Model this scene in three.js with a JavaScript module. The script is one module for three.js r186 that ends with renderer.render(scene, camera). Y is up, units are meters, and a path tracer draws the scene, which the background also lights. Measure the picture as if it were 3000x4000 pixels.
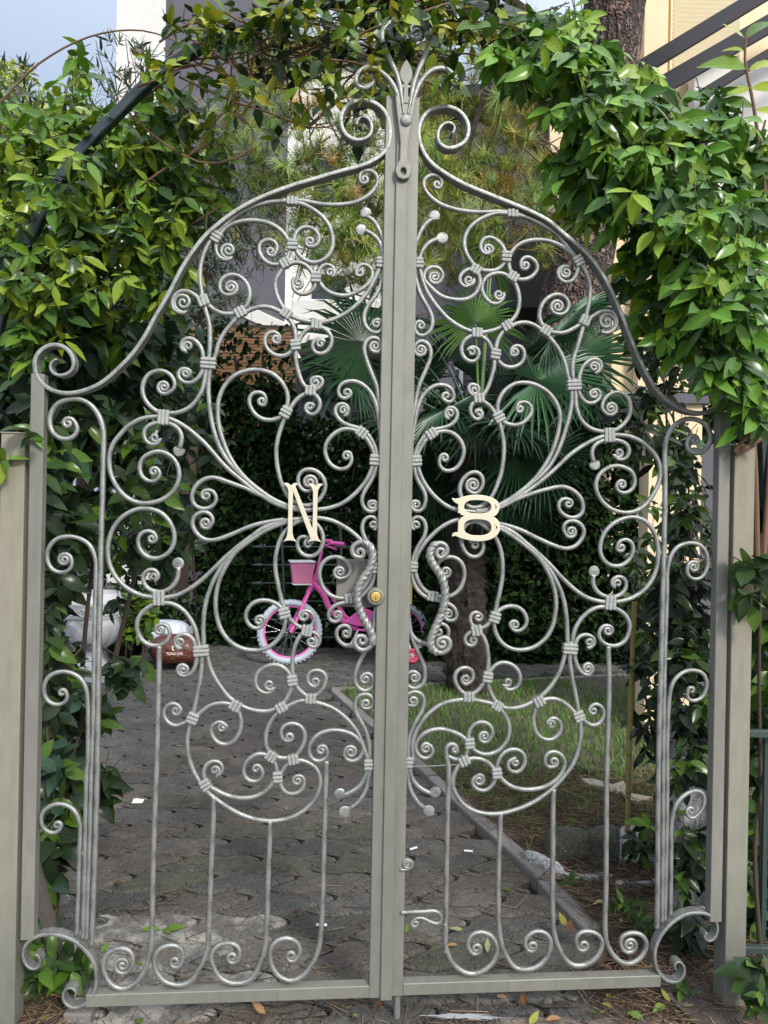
import * as THREE from 'three';
import { RoundedBoxGeometry } from 'three/addons/geometries/RoundedBoxGeometry.js';
import { mergeGeometries, mergeVertices } from 'three/addons/utils/BufferGeometryUtils.js';

// ---------------------------------------------------------------- camera, sky, sun, exposure
const scene = new THREE.Scene();
const camera = new THREE.PerspectiveCamera(2 * Math.atan(2000 / 2900) * 180 / Math.PI, 0.75, 0.05, 300);
camera.position.set(0, 1.3, 0);
camera.rotation.set(0, 0, 0.019);
scene.add(camera);
const renderer = new THREE.WebGLRenderer({ antialias: true });
renderer.setSize(768, 1024);
renderer.toneMapping = THREE.LinearToneMapping;
renderer.toneMappingExposure = 1.35;
renderer.shadowMap.enabled = true;
{ // bright overcast afternoon: pale blue low down, brighter white cloud overhead
  const W = 256, H = 128, d = new Float32Array(W * H * 4);
  for (let j = 0; j < H; j++) for (let i = 0; i < W; i++) {
    const up = Math.sin(((j + 0.5) / H - 0.5) * Math.PI), az = ((i + 0.5) / W - 0.5) * 2 * Math.PI, k = (j * W + i) * 4, t = Math.max(0, up);
    const toward = 0.5 + 0.5 * (Math.sin(az) * 0.79 + Math.cos(az) * 0.61) * Math.sqrt(1 - t * t); // brighter and whiter on the sun's side
    const s = (0.52 + 1.4 * t * t) * (0.62 + 1.3 * Math.pow(Math.max(0, toward), 1.4)), b = (1 - 0.75 * toward) * (1 - 0.55 * t), g = up < 0 ? 0.3 : 1;
    d[k] = s * (1.0 - 0.36 * b) * g; d[k + 1] = s * (1.0 - 0.14 * b) * g; d[k + 2] = s * (1.03 + 0.2 * b) * g; d[k + 3] = 1;
  }
  const sky = new THREE.DataTexture(d, W, H, THREE.RGBAFormat, THREE.FloatType);
  sky.mapping = THREE.EquirectangularReflectionMapping; sky.magFilter = THREE.LinearFilter; sky.needsUpdate = true;
  scene.background = sky; scene.environment = sky;
}
const sun = new THREE.DirectionalLight(new THREE.Color(1, 0.95, 0.86), 2.7);
sun.position.set(7, 11, 9); sun.target.position.set(0, 1, -3); sun.shadow.radius = 20; sun.castShadow = true;
sun.shadow.mapSize.set(2048, 2048);
Object.assign(sun.shadow.camera, { left: -9, right: 9, top: 9, bottom: -9, near: 1, far: 40 });
scene.add(sun, sun.target);

// ---------------------------------------------------------------- helpers
const V3 = (x, y, z) => new THREE.Vector3(x, y, z);
function rng(seed) { let s = seed >>> 0; return () => { s = (s + 0x6D2B79F5) >>> 0; let t = Math.imul(s ^ (s >>> 15), 1 | s); t = (t + Math.imul(t ^ (t >>> 7), 61 | t)) ^ t; return ((t ^ (t >>> 14)) >>> 0) / 4294967296; }; }
let R = rng(7);
const rr = (a, b) => a + (b - a) * R();
const cr = Math.cos(0.019), sr = Math.sin(0.019);
function at(x, y, depth) { // the point that lies `depth` metres in front of the viewpoint under a given place of the 3000 x 4000 survey picture
  const a = (x - 1500) / 2900, b = -(y - 2000) / 2900;
  return V3((a * cr - b * sr) * depth, 1.3 + (a * sr + b * cr) * depth, -depth);
}
const used = {};
function numbered(n) { const k = used[n] = (used[n] ?? -1) + 1; return k ? n + '_' + String(k).padStart(3, '0') : n; }
function tag(o, label, category, group, kind) { if (label) o.userData.label = label; if (category) o.userData.category = category; if (group) o.userData.group = group; if (kind) o.userData.kind = kind; return o; }
function thing(name, label, category, pos = V3(0, 0, 0), turn = 0, group) {
  const o = new THREE.Group(); o.name = numbered(name); o.position.copy(pos); o.rotation.y = turn; scene.add(o); return tag(o, label, category, group);
}
function part(parent, name, geo, mat, label) {
  const m = new THREE.Mesh(geo, mat); m.name = parent === scene ? numbered(name) : name; m.castShadow = m.receiveShadow = true; parent.add(m); if (label) m.userData.label = label; return m;
}
function structure(name, geo, mat) { const m = part(scene, name, geo, mat); m.userData.kind = 'structure'; return m; }
function box(w, h, d, x = 0, y = 0, z = 0, r = 0) { const g = r ? new RoundedBoxGeometry(w, h, d, 2, r) : new THREE.BoxGeometry(w, h, d); g.translate(x, y, z); return g; }
function tube(pts, r, seg = 8, rad = 6, closed = false) { return new THREE.TubeGeometry(new THREE.CatmullRomCurve3(pts, closed, 'centripetal'), seg, r, rad, closed); }
function taper(pts, r0, r1, seg, rad = 6) { // tube that thins from r0 to r1
  const g = tube(pts, 1, seg, rad), p = g.attributes.position, n = g.attributes.normal;
  for (let i = 0; i < p.count; i++) { const t = Math.floor(i / (rad + 1)) / seg, r = r0 + (r1 - r0) * t; p.setXYZ(i, p.getX(i) + n.getX(i) * (r - 1), p.getY(i) + n.getY(i) * (r - 1), p.getZ(i) + n.getZ(i) * (r - 1)); }
  return g;
}
function bare(g) { const o = g.index ? g.toNonIndexed() : g; for (const k of Object.keys(o.attributes)) if (!['position', 'normal', 'uv'].includes(k)) o.deleteAttribute(k); return o; }
const join = (list) => mergeGeometries(list.map(bare));
function worldUV(g, s = 1) { // box projection in metres
  const p = g.attributes.position, n = g.attributes.normal, u = new Float32Array(p.count * 2);
  for (let i = 0; i < p.count; i++) { const ax = Math.abs(n.getX(i)), ay = Math.abs(n.getY(i)), az = Math.abs(n.getZ(i));
    const [a, b] = ay > ax && ay > az ? [p.getX(i), p.getZ(i)] : ax > az ? [p.getZ(i), p.getY(i)] : [p.getX(i), p.getY(i)]; u[2 * i] = a * s; u[2 * i + 1] = b * s; }
  g.setAttribute('uv', new THREE.BufferAttribute(u, 2)); return g;
}

// ---------------------------------------------------------------- procedural textures
function noiseField(size, cells, seed) { // tileable value noise
  const r = rng(seed), v = new Float32Array(cells * cells).map(() => r());
  return (x, y) => { const a = ((x % 1) + 1) % 1 * cells, b = ((y % 1) + 1) % 1 * cells, i = Math.floor(a), j = Math.floor(b); let f = a - i, g = b - j; f = f * f * (3 - 2 * f); g = g * g * (3 - 2 * g);
    const q = (p, k) => v[(k % cells) * cells + (p % cells)]; return (q(i, j) * (1 - f) + q(i + 1, j) * f) * (1 - g) + (q(i, j + 1) * (1 - f) + q(i + 1, j + 1) * f) * g; };
}
function fbm(seed, base, oct) { const n = []; for (let o = 0; o < oct; o++) n.push(noiseField(0, base << o, seed + o * 17)); return (x, y) => { let s = 0, a = 0.5, t = 0; for (const f of n) { s += a * f(x, y); t += a; a *= 0.55; } return s / t; }; }
function texture(size, fn, srgb = true, rx = 1, ry = 1) {
  const d = new Uint8Array(size * size * 4);
  for (let j = 0; j < size; j++) for (let i = 0; i < size; i++) { const c = fn(i / size, j / size), k = (j * size + i) * 4; for (let q = 0; q < 3; q++) { let v = Math.max(0, Math.min(1, Array.isArray(c) ? c[q] : c)); if (srgb) v = v <= 0.0031308 ? v * 12.92 : 1.055 * Math.pow(v, 1 / 2.4) - 0.055; d[k + q] = v * 255; } d[k + 3] = 255; }
  const t = new THREE.DataTexture(d, size, size); t.wrapS = t.wrapT = THREE.RepeatWrapping; t.magFilter = THREE.LinearFilter; t.minFilter = THREE.LinearMipmapLinearFilter; t.generateMipmaps = true; if (srgb) t.colorSpace = THREE.SRGBColorSpace; t.repeat.set(rx, ry); t.needsUpdate = true; return t;
}
const mix = (a, b, t) => a.map((v, i) => v + (b[i] - v) * t);
const sm = (a, b, x) => { const t = Math.max(0, Math.min(1, (x - a) / (b - a))); return t * t * (3 - 2 * t); };
const nA = fbm(11, 4, 6), nB = fbm(29, 8, 5), nC = fbm(53, 32, 4), nD = fbm(97, 3, 4);
const speck = noiseField(0, 256, 5), speck2 = noiseField(0, 128, 9);

const std = (o) => new THREE.MeshStandardMaterial(o);
const lin = (r, g, b) => new THREE.Color().setRGB(r, g, b);
const bumpFine = texture(256, (x, y) => 0.5 * nB(x, y) + 0.5 * nC(x, y), false);
const M = {};
{ // hand-forged steel under thin silver-grey paint, dark patina rubbed through it
  const col = texture(512, (x, y) => { const a = nA(x, y), b = nC(x, y), w = sm(0.5, 0.78, 0.75 * a + 0.25 * b); return mix([0.29, 0.295, 0.275], [0.075, 0.08, 0.075], w * 0.8).map((v) => v * (0.85 + 0.3 * nB(y, x))); }, true, 4, 12);
  const rough = texture(256, (x, y) => 0.36 + 0.34 * nB(x, y), false, 4, 12);
  const hb = bumpFine.clone(); hb.repeat.set(7, 22);
  M.iron = std({ map: col, roughnessMap: rough, roughness: 1, metalness: 0.7, bumpMap: hb, bumpScale: 0.0012 });
  const col2 = col.clone(); col2.repeat.set(2, 2); M.collar = std({ map: col2, color: lin(1.4, 1.4, 1.4), roughness: 0.45, metalness: 0.6, bumpMap: hb, bumpScale: 0.001 });
}
{ // frames: same paint, browner and worn in long streaks
  const col = texture(512, (x, y) => { const s = fbmStreak(x, y), a = nA(x, y), st = sm(0.6, 0.85, s), m = mix([0.235, 0.228, 0.19], [0.155, 0.154, 0.134], a); return mix(m, [0.085, 0.085, 0.072], st * 0.75).map((v) => v * (0.88 + 0.24 * nC(x, y))); }, true, 1.7, 0.6);
  M.frame = std({ map: col, roughness: 0.55, metalness: 0.3, bumpMap: bumpFine, bumpScale: 0.0008 });
  const post = texture(512, (x, y) => { const s = fbmStreak(x * 1.0, y), d = sm(0.55, 0.8, s), gr = sm(0.5, 0.75, nD(x, y)); let m = mix([0.265, 0.235, 0.165], [0.18, 0.175, 0.14], nA(x, y)); m = mix(m, [0.16, 0.175, 0.14], gr * 0.6); m = mix(m, [0.11, 0.112, 0.098], sm(0.22, 0.02, y + 0.1 * (nB(x, y) - 0.5)) * 0.75); return mix(m, [0.10, 0.10, 0.085], d * 0.75).map((v) => v * (0.86 + 0.28 * nC(x, y))); }, true, 2, 0.5);
  M.post = std({ map: post, roughness: 0.72, metalness: 0.05, bumpMap: bumpFine, bumpScale: 0.0014 });
}
function fbmStreak(x, y) { return 0.6 * nC(x, y * 0.06) + 0.4 * nB(x, y * 0.15); }
M.brass = std({ color: lin(0.6, 0.55, 0.41), roughness: 0.4, metalness: 0.35, bumpMap: bumpFine, bumpScale: 0.0006 });
M.gold = std({ color: lin(0.85, 0.55, 0.16), roughness: 0.28, metalness: 0.8 });
M.dark = std({ color: lin(0.012, 0.012, 0.012), roughness: 0.8 });
M.boxGrey = std({ color: lin(0.17, 0.16, 0.14), roughness: 0.6, metalness: 0.2, bumpMap: bumpFine, bumpScale: 0.0006 });
M.pipe = std({ color: lin(0.022, 0.034, 0.038), roughness: 0.42, metalness: 0.2, bumpMap: bumpFine, bumpScale: 0.001 });
M.rail = std({ color: lin(0.035, 0.055, 0.05), roughness: 0.5, metalness: 0.2, bumpMap: bumpFine, bumpScale: 0.001 });

// leaf blades: midrib and side veins
const leafMap = texture(128, (x, y) => { const c = Math.abs(x - 0.5) * 2, mid = 1 - sm(0.02, 0.09, c), v = Math.abs(((y * 7 - c * 1.6) % 1 + 1) % 1 - 0.5) * 2, side = (1 - sm(0.0, 0.18, v)) * 0.35; const t = Math.max(mid * 0.9, side); return mix([0.82, 0.84, 0.8].map((q) => q * (0.85 + 0.3 * nB(x, y))), [1, 1, 0.85], t); });
const leafBump = texture(128, (x, y) => { const c = Math.abs(x - 0.5) * 2, v = Math.abs(((y * 7 - c * 1.6) % 1 + 1) % 1 - 0.5) * 2; return 0.5 - 0.4 * (1 - sm(0.02, 0.12, c)) - 0.25 * (1 - sm(0, 0.3, v)); }, false);
function leafMaterial(c, gloss = 0.5, thin = 0.3) { return new THREE.MeshPhysicalMaterial({ color: c, map: leafMap, bumpMap: leafBump, bumpScale: 0.0012, roughness: 0.66, specularIntensity: 0.45, transmission: thin, thickness: 0, clearcoat: gloss * 0.42, clearcoatRoughness: 0.2, side: THREE.DoubleSide }); }
// rows of (left edge, midrib, right edge), folded along the midrib and curling down at the tip
function leafGeo(width, fold, curl, wave = 0, rows = [0, 0.1, 0.28, 0.5, 0.74, 0.9, 1], shape = 0.85) {
  const pos = [], uv = [], idx = [];
  rows.forEach((t, i) => { const w = width * 0.5 * Math.pow(Math.sin(Math.PI * Math.pow(t, shape)), 1.05) * (i === 0 || i === rows.length - 1 ? 0 : 1) + 0.004, z = -curl * t * t, e = wave * Math.sin(i * 2.1);
    pos.push(-w, t, z + fold * w + e * w, 0, t, z, w, t, z + fold * w - e * w); uv.push(0.5 - w / width, t, 0.5, t, 0.5 + w / width, t); });
  for (let i = 0; i < rows.length - 1; i++) { const a = i * 3; idx.push(a, a + 1, a + 3, a + 1, a + 4, a + 3, a + 1, a + 2, a + 4, a + 2, a + 5, a + 4); }
  const g = new THREE.BufferGeometry(); g.setAttribute('position', new THREE.Float32BufferAttribute(pos, 3)); g.setAttribute('uv', new THREE.Float32BufferAttribute(uv, 2)); g.setIndex(idx); g.computeVertexNormals(); return g;
}
const basis = new THREE.Matrix4();
function leafMatrix(p, dir, normal, len, wid = 1) {
  const y = dir.clone().normalize(), x = y.clone().cross(normal).normalize(); if (x.lengthSq() < 0.5) x.set(1, 0, 0); const z = x.clone().cross(y);
  return new THREE.Matrix4().makeBasis(x.multiplyScalar(len * wid), y.multiplyScalar(len), z.multiplyScalar(len)).setPosition(p);
}
const ball = () => { let v; do v = V3(rr(-1, 1), rr(-1, 1), rr(-1, 1)); while (v.lengthSq() > 1); return v; };

// many copies of a small shape, each with its own tint, joined into one mesh
function baked(geo, mats, cols, material) {
  const gp = geo.attributes.position, gn = geo.attributes.normal, gu = geo.attributes.uv, n = gp.count, gi = geo.index ? geo.index.array : [...Array(n).keys()], K = mats.length;
  const P = new Float32Array(K * n * 3), N = new Float32Array(K * n * 3), C = new Float32Array(K * n * 3), T = new Float32Array(K * n * 2), I = new Uint32Array(K * gi.length), v = V3(), nm = new THREE.Matrix3();
  for (let k = 0; k < K; k++) { nm.getNormalMatrix(mats[k]); const o = k * n;
    for (let i = 0; i < n; i++) { v.fromBufferAttribute(gp, i).applyMatrix4(mats[k]).toArray(P, (o + i) * 3); v.fromBufferAttribute(gn, i).applyMatrix3(nm).normalize().toArray(N, (o + i) * 3); C.set(cols[k], (o + i) * 3); if (gu) { T[(o + i) * 2] = gu.getX(i); T[(o + i) * 2 + 1] = gu.getY(i); } }
    for (let i = 0; i < gi.length; i++) I[k * gi.length + i] = gi[i] + o; }
  const g = new THREE.BufferGeometry(); g.setAttribute('position', new THREE.BufferAttribute(P, 3)); g.setAttribute('normal', new THREE.BufferAttribute(N, 3)); g.setAttribute('color', new THREE.BufferAttribute(C, 3)); g.setAttribute('uv', new THREE.BufferAttribute(T, 2)); g.setIndex(new THREE.BufferAttribute(I, 1));
  material.vertexColors = true; const m = new THREE.Mesh(g, material); m.userData.kind = 'stuff'; m.castShadow = m.receiveShadow = true; return m;
}
// A leafy plant: blobs give where its foliage hangs (x, y in the survey picture, depth, half sizes, number of shoots);
// the nearest leaves are parts of their own, the rest one part of many.
function foliage(plant, { blobs, len, geos, rest, palette, shoot = [3, 6], droop = 0.5, face = V3(0, 0.75, 0.55), single = 300, gloss = 0.5, thin = 0.3, spread = 1, jitter = 0.6, lenVar = 0.3, stem = 0.0016 }) {
  const mats = palette.map((c) => leafMaterial(lin(...c), gloss, thin)), white = leafMaterial(lin(1, 1, 1), gloss, thin);
  const all = [], twigs = [];
  for (const [x, y, d, rx, ry, rd, n] of blobs) for (let i = 0; i < n; i++) {
    const b = ball(); if (R() < 0.35) b.normalize();
    const p = at(x + b.x * rx, y + b.y * ry, d + b.z * rd), out = at(x, y, d + 0.25).sub(p).negate().normalize();
    const dir = out.multiplyScalar(0.45).add(V3(rr(-0.5, 0.5), -droop + rr(-0.4, 0.5), rr(-0.1, 0.55))).normalize();
    const k = Math.round(rr(...shoot)), turn = rr(0, 6.3), c0 = Math.pow(R(), 1.1) * palette.length;
    const side = dir.clone().cross(V3(0, 0, 1)).normalize(), up = side.clone().cross(dir);
    if (stem && R() < 0.6) twigs.push(bare(tube([p.clone().addScaledVector(dir, -len * 1.6).add(ball().multiplyScalar(0.01)), p.clone().addScaledVector(dir, -len * 0.6), p], stem, 3, 3)));
    for (let j = 0; j < k; j++) {
      const a = turn + j * 2.4, q = p.clone().addScaledVector(dir, (j / k - 0.6) * len * 0.8);
      const ld = dir.clone().multiplyScalar(rr(0.25, 0.8)).addScaledVector(side, Math.cos(a) * spread).addScaledVector(up, Math.sin(a) * spread).add(V3(0, -droop * 0.5, 0)).normalize();
      const nrm = face.clone().add(ball().multiplyScalar(jitter)).normalize(), L = len * (1 + rr(-lenVar, lenVar));
      all.push({ m: leafMatrix(q, ld, nrm, L, rr(0.85, 1.15)), c: Math.max(0, Math.min(palette.length - 1, Math.floor(c0 + rr(-0.8, 0.8)))), k: L / -q.z, z: q.z });
    }
  }
  all.sort((a, b) => b.z - a.z);
  const inv = new THREE.Matrix4().copy(plant.matrixWorld).invert(); plant.updateMatrix(); inv.copy(plant.matrix).invert();
  all.slice(0, single).forEach((l, i) => { const m = part(plant, 'leaf', geos[i % geos.length], mats[l.c]); m.applyMatrix4(inv.clone().multiply(l.m)); });
  const more = all.slice(single);
  if (more.length) { const m = baked(rest ?? geos[0], more.map((l) => inv.clone().multiply(l.m)), more.map((l) => { const f = rr(0.8, 1.25); return palette[l.c].map((v) => v * f); }), white); m.name = 'foliage'; plant.add(m); }
  if (twigs.length) { const g = mergeGeometries(twigs); g.applyMatrix4(inv); const t = part(plant, 'twigs', g, M.twig); t.userData.kind = 'stuff'; }
}
M.twig = std({ color: lin(0.05, 0.034, 0.022), roughness: 0.9 });
M.vine = std({ color: lin(0.15, 0.085, 0.045), roughness: 0.85, bumpMap: bumpFine, bumpScale: 0.002 });

// ---------------------------------------------------------------- the double gate: measures in millimetres from the foot of the seam
const gateSpot = V3(0.0271, 0, -1.9), gateTurn = 4.6 * Math.PI / 180;
const leftLeaf = thing('gate_leaf', 'left leaf of the wrought iron gate with brass N and round lock', 'gate', gateSpot, gateTurn, 'leaves of the double gate');
const rightLeaf = thing('gate_leaf', 'right leaf of the wrought iron gate with brass B and crown finial', 'gate', gateSpot, gateTurn, 'leaves of the double gate');
// sweep a section (half width a in the gate plane, half depth b) along a planar line of points [u, v, a, b, z]
function sweep(line, sides = 10, power = 1, twist = 0) {
  const n = line.length, pos = [], uv = [], idx = []; let s = 0;
  for (let i = 0; i < n; i++) {
    const p = line[i], q = line[Math.max(0, i - 1)], r = line[Math.min(n - 1, i + 1)], tx = r[0] - q[0], ty = r[1] - q[1], l = Math.hypot(tx, ty) || 1, nx = -ty / l, ny = tx / l;
    if (i) s += Math.hypot(p[0] - q[0], p[1] - q[1]);
    for (let k = 0; k <= sides; k++) { const th = (k + 0.5) / sides * 2 * Math.PI + 0, c = Math.cos(th), d = Math.sin(th); let e = Math.sign(c) * Math.pow(Math.abs(c), power) * p[2], f = Math.sign(d) * Math.pow(Math.abs(d), power) * p[3];
      if (twist) { const w = s * twist, c2 = Math.cos(w), s2 = Math.sin(w); [e, f] = [e * c2 - f * s2, e * s2 + f * c2]; }
      pos.push((p[0] + nx * e) / 1000, (p[1] + ny * e) / 1000, ((p[4] ?? 0) + f) / 1000); uv.push(k / sides * 0.08, s / 1000); }
  }
  const w = sides + 1;
  for (let i = 0; i < n - 1; i++) for (let k = 0; k < sides; k++) { const a = i * w + k, b = a + w; idx.push(a, b, a + 1, a + 1, b, b + 1); }
  for (const [row, flip] of [[0, 0], [n - 1, 1]]) { const c = pos.length / 3, p = line[row]; pos.push(p[0] / 1000, p[1] / 1000, (p[4] ?? 0) / 1000); uv.push(0, 0); for (let k = 0; k < sides; k++) { const a = row * w + k; flip ? idx.push(c, a + 1, a) : idx.push(c, a, a + 1); } }
  const g = new THREE.BufferGeometry(); g.setAttribute('position', new THREE.Float32BufferAttribute(pos, 3)); g.setAttribute('uv', new THREE.Float32BufferAttribute(uv, 2)); g.setIndex(idx); g.computeVertexNormals(); return g;
}
const readPoints = (s) => s.trim().split(' ').map((t) => t.split(',').map(Number));
function smooth(pts, step = 5) { // Catmull-Rom through hand-measured points, then relaxed a little so that no knuckles show
  const curve = new THREE.CatmullRomCurve3(pts.map((p) => V3(p[0], p[1], 0)), false, 'centripetal'), L = curve.getLength(), n = Math.max(4, Math.round(L / step));
  curve.arcLengthDivisions = n * 4; let q = curve.getSpacedPoints(n).map((p) => [p.x, p.y]);
  for (let k = 0; k < 6; k++) q = q.map((p, i) => i < 1 || i > q.length - 2 ? p : [(q[i - 1][0] + 2 * p[0] + q[i + 1][0]) / 4, (q[i - 1][1] + 2 * p[1] + q[i + 1][1]) / 4]);
  return q;
}
function coil(from, eye, w) { // the tight eye of a scroll: [x, y, half width], from the outside inwards; sense 1 = clockwise
  const [cx, cy, sense] = eye, r0 = Math.hypot(from[0] - cx, from[1] - cy), a0 = Math.atan2(from[1] - cy, from[0] - cx), out = [], end = w * 0.22, turns = Math.max(0.7, Math.min(1.9, (r0 - end) / (w * 0.85)));
  const n = Math.round(turns * 22);
  for (let i = 1; i <= n; i++) { const t = i / n, r = r0 + (end - r0) * Math.pow(t, 0.9), a = a0 - sense * t * turns * 2 * Math.PI; out.push([cx + Math.cos(a) * r, cy + Math.sin(a) * r, w * 0.5 * (1 - 0.12 * t)]); }
  return out;
}
const hand = rng(77);
function bar(leaf, name, w, text, A, B, disc = null, z = 0, twisted = 0) {
  const raw = readPoints(text), mid = smooth(raw), twistFrom = [];
  let line = mid.map((p) => [p[0], p[1], w / 2]);
  if (disc) { // end beaten out into a round flat drop
    if (!disc[2]) line.reverse();
    const e = line[line.length - 1], dx = disc[0] - e[0], dy = disc[1] - e[1], l = Math.hypot(dx, dy) || 1, rad = w * 1.32, run = l + rad;
    for (let i = 1; i <= 12; i++) { const t = i / 12, s = run * t, o = s - l; line.push([e[0] + dx / l * s, e[1] + dy / l * s, Math.max(o > -rad ? Math.sqrt(Math.max(0.3, rad * rad - o * o)) : 0, t < 0.7 ? w * 0.48 : 0.6), w * 0.24]); }
    if (!disc[2]) line.reverse();
  }
  const thin = (i) => Math.min(1, 0.84 + 0.16 * i / 26); // drawn down towards a scroll
  if (B) { const m = line.length; line.forEach((p, i) => { p[2] *= thin(m - 1 - i); }); line = line.concat(coil(line[m - 1], B, w * 0.86)); }
  if (A) { line.slice(0, 26).forEach((p, i) => { p[2] *= thin(i); }); line = coil(line[0], A, w * 0.86).reverse().concat(line); }
  const n = line.length, total = n; let s = 0;
  line = line.map((p, i) => { const k = 1 + 0.05 * (hand() - 0.5); return [p[0], p[1], p[2] * (p[3] ? 1 : k), p[3] ?? p[2] * 1.04, z]; });
  if (z && name !== 'crown_petal') line.forEach((p, i) => { const t = i / (n - 1); p[4] = z; });
  if (name === 'crown_petal') line.forEach((p, i) => { const t = Math.min(1, i / 16); p[2] *= 0.55 + 0.45 * t; });
  if (twisted) { // square bar with a rope twist in its middle, plain scrolled ends
    const a = Math.round(n * 0.27), b = Math.round(n * 0.70), g1 = sweep(line.slice(0, a + 2), 10, 0.9), g3 = sweep(line.slice(b - 1), 10, 0.9), g2 = sweep(line.slice(a - 1, b + 1).map((p) => [p[0], p[1], p[2] * 1.2, p[3] * 1.2, z]).flatMap((p, i, all) => i < all.length - 1 ? [p, p.map((v, k) => (v + all[i + 1][k]) / 2)] : [p]), 12, 0.45, 0.105);
    const pegs = [a, b].map((i) => { const c = new THREE.CylinderGeometry(0.006, 0.006, 0.034, 8); c.rotateX(Math.PI / 2); c.translate(line[i][0] / 1000, line[i][1] / 1000, 0.02); return c; });
    return part(leaf, name, join([g1, g2, g3, ...pegs]), M.iron);
  }
  return part(leaf, name, sweep(line, 10, 0.8), M.iron);
}
function flat(leaf, name, text) { // flat bar stood on edge, drawn out thinner at its curled ends
  const mid = smooth(readPoints(text), 4), n = mid.length;
  return part(leaf, name, sweep(mid.map((p, i) => { const e = Math.min(1, Math.min(i, n - 1 - i) / 40); return [p[0], p[1], (name === 'top_rail' ? 5.6 : 4.6) * (0.55 + 0.45 * e), 15 + (name === 'top_rail' ? 1 : 0)]; }), 12, 0.35), M.iron);
}
function collar(leaf, u, v, angle, f) { // three wrapped rings
  const g = [-1, 0, 1].map((k) => { const o = k === 0 ? 1.5 : 0, b = box(0.0096, (25.5 * f + o) / 1000, (19 + o * 1.4) / 1000, k * 0.0094 + (hand() - 0.5) * 0.0006, 0, 0, 0.0035); b.rotateZ((hand() - 0.5) * 0.06); return b; });
  const m = part(leaf, 'collar', join(g), M.collar); m.position.set(u / 1000, v / 1000, 0.001); m.rotation.z = angle * Math.PI / 180; return m;
}
flat(leftLeaf, 'top_rail', '-117,2276 -114,2291 -102,2301 -85,2294 -77,2272 -83,2253 -99,2242 -124,2241 -146,2255 -156,2280 -155,2302 -141,2325 -118,2338 -92,2341 -63,2332 -43,2312 -33,2284 -31,2256 -36,2227 -51,2206 -70,2192 -98,2177 -154,2159 -216,2137 -278,2115 -340,2088 -385,2064 -431,2032 -461,2006 -491,1976 -516,1941 -545,1893 -569,1842 -592,1798 -612,1761 -627,1730 -652,1689 -679,1656 -711,1623 -740,1600 -770,1586 -799,1578 -826,1577 -853,1584 -873,1598 -887,1617 -892,1638 -891,1659 -879,1679 -860,1692 -840,1695 -822,1689 -808,1676 -800,1656 -801,1638 -811,1626 -827,1620 -842,1621 -853,1630 -856,1644 -851,1654 -839,1660');
flat(leftLeaf, 'corner_scroll', '-865,201 -854,195 -851,180 -856,168 -870,163 -884,173 -893,193 -892,216 -879,234 -858,245 -829,248 -795,241 -765,225 -743,203 -725,176 -718,146 -719,115 -729,90 -748,71 -770,65 -788,74 -797,91 -796,106 -784,117 -768,111 -764,98 -770,93');
bar(leftLeaf, 'scroll_bar', 11.5, '-302,2082 -276,2084 -247,2084 -215,2079 -184,2077 -153,2079 -122,2085 -93,2098 -72,2116 -60,2137 -60,2155 -70,2167 -85,2171 -102,2166 -108,2152 -103,2139', null, [-94, 2147, -1]);
bar(leftLeaf, 'scroll_bar', 11.5, '-477,1665 -474,1689 -473,1723 -475,1760 -483,1790 -493,1827 -499,1858 -501,1895 -494,1935 -478,1970 -465,1989 -447,2007 -420,2034 -387,2056 -350,2072 -313,2079 -287,2081 -251,2076 -223,2064 -197,2045 -178,2019 -170,1988 -174,1960 -189,1939 -214,1928 -239,1933 -259,1949 -268,1971 -267,1996 -256,2012 -237,2019 -219,2014 -205,1996 -206,1979 -218,1968 -233,1969', null, [-228, 1981, 1]);
bar(leftLeaf, 'scroll_bar', 11.5, '-421,1931 -439,1924 -455,1931 -463,1946 -463,1965 -451,1992 -435,2010 -404,2024 -374,2028 -343,2026 -318,2017 -296,2001 -283,1981 -277,1964 -280,1949 -289,1929 -307,1919 -325,1918 -344,1930 -355,1948 -356,1967 -345,1979 -327,1982 -311,1972 -310,1956 -317,1943', [-432, 1949, 1], [-326, 1952, 1]);
bar(leftLeaf, 'scroll_bar', 11.5, '-263,1890 -271,1874 -269,1860 -258,1850 -242,1847 -225,1853 -213,1869 -214,1892 -222,1904 -234,1919 -254,1927 -276,1925 -297,1907 -309,1889 -314,1869 -310,1844 -300,1823 -289,1806 -270,1790 -249,1783 -220,1778 -189,1779 -158,1790 -143,1798 -108,1825 -81,1858 -62,1894 -52,1918 -45,1946 -43,1959 -49,1984 -60,2000 -79,2012 -89,2016', [-256, 1875, -1], null, [-98, 2018, 1]);
bar(leftLeaf, 'scroll_bar', 11.5, '-170,1893 -162,1905 -167,1919 -183,1926 -198,1921 -206,1905 -207,1886 -199,1874 -185,1859 -162,1850 -134,1848 -113,1856 -89,1871 -72,1889 -67,1909 -76,1925 -94,1931 -109,1921 -110,1905', [-177, 1904, -1], [-100, 1909, -1]);
bar(leftLeaf, 'scroll_bar', 11.5, '-531,1790 -543,1786 -563,1793 -569,1812 -562,1833 -544,1844 -523,1841 -508,1830 -491,1818 -477,1809 -461,1797 -443,1790 -418,1791 -397,1799 -384,1813 -376,1835 -381,1863 -397,1882 -420,1890 -442,1882 -453,1863 -449,1845 -435,1836 -419,1840', [-541, 1814, 1], [-424, 1857, -1]);
bar(leftLeaf, 'scroll_bar', 11.5, '-469,1666 -459,1683 -454,1708 -442,1736 -424,1762 -403,1785 -379,1801 -354,1811 -330,1812 -308,1805 -289,1794 -272,1777 -262,1756 -260,1734 -260,1718 -269,1702 -287,1689 -309,1690 -329,1702 -338,1722 -335,1740 -322,1750 -305,1747 -297,1734 -300,1723', null, [-308, 1732, 1]);
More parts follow.
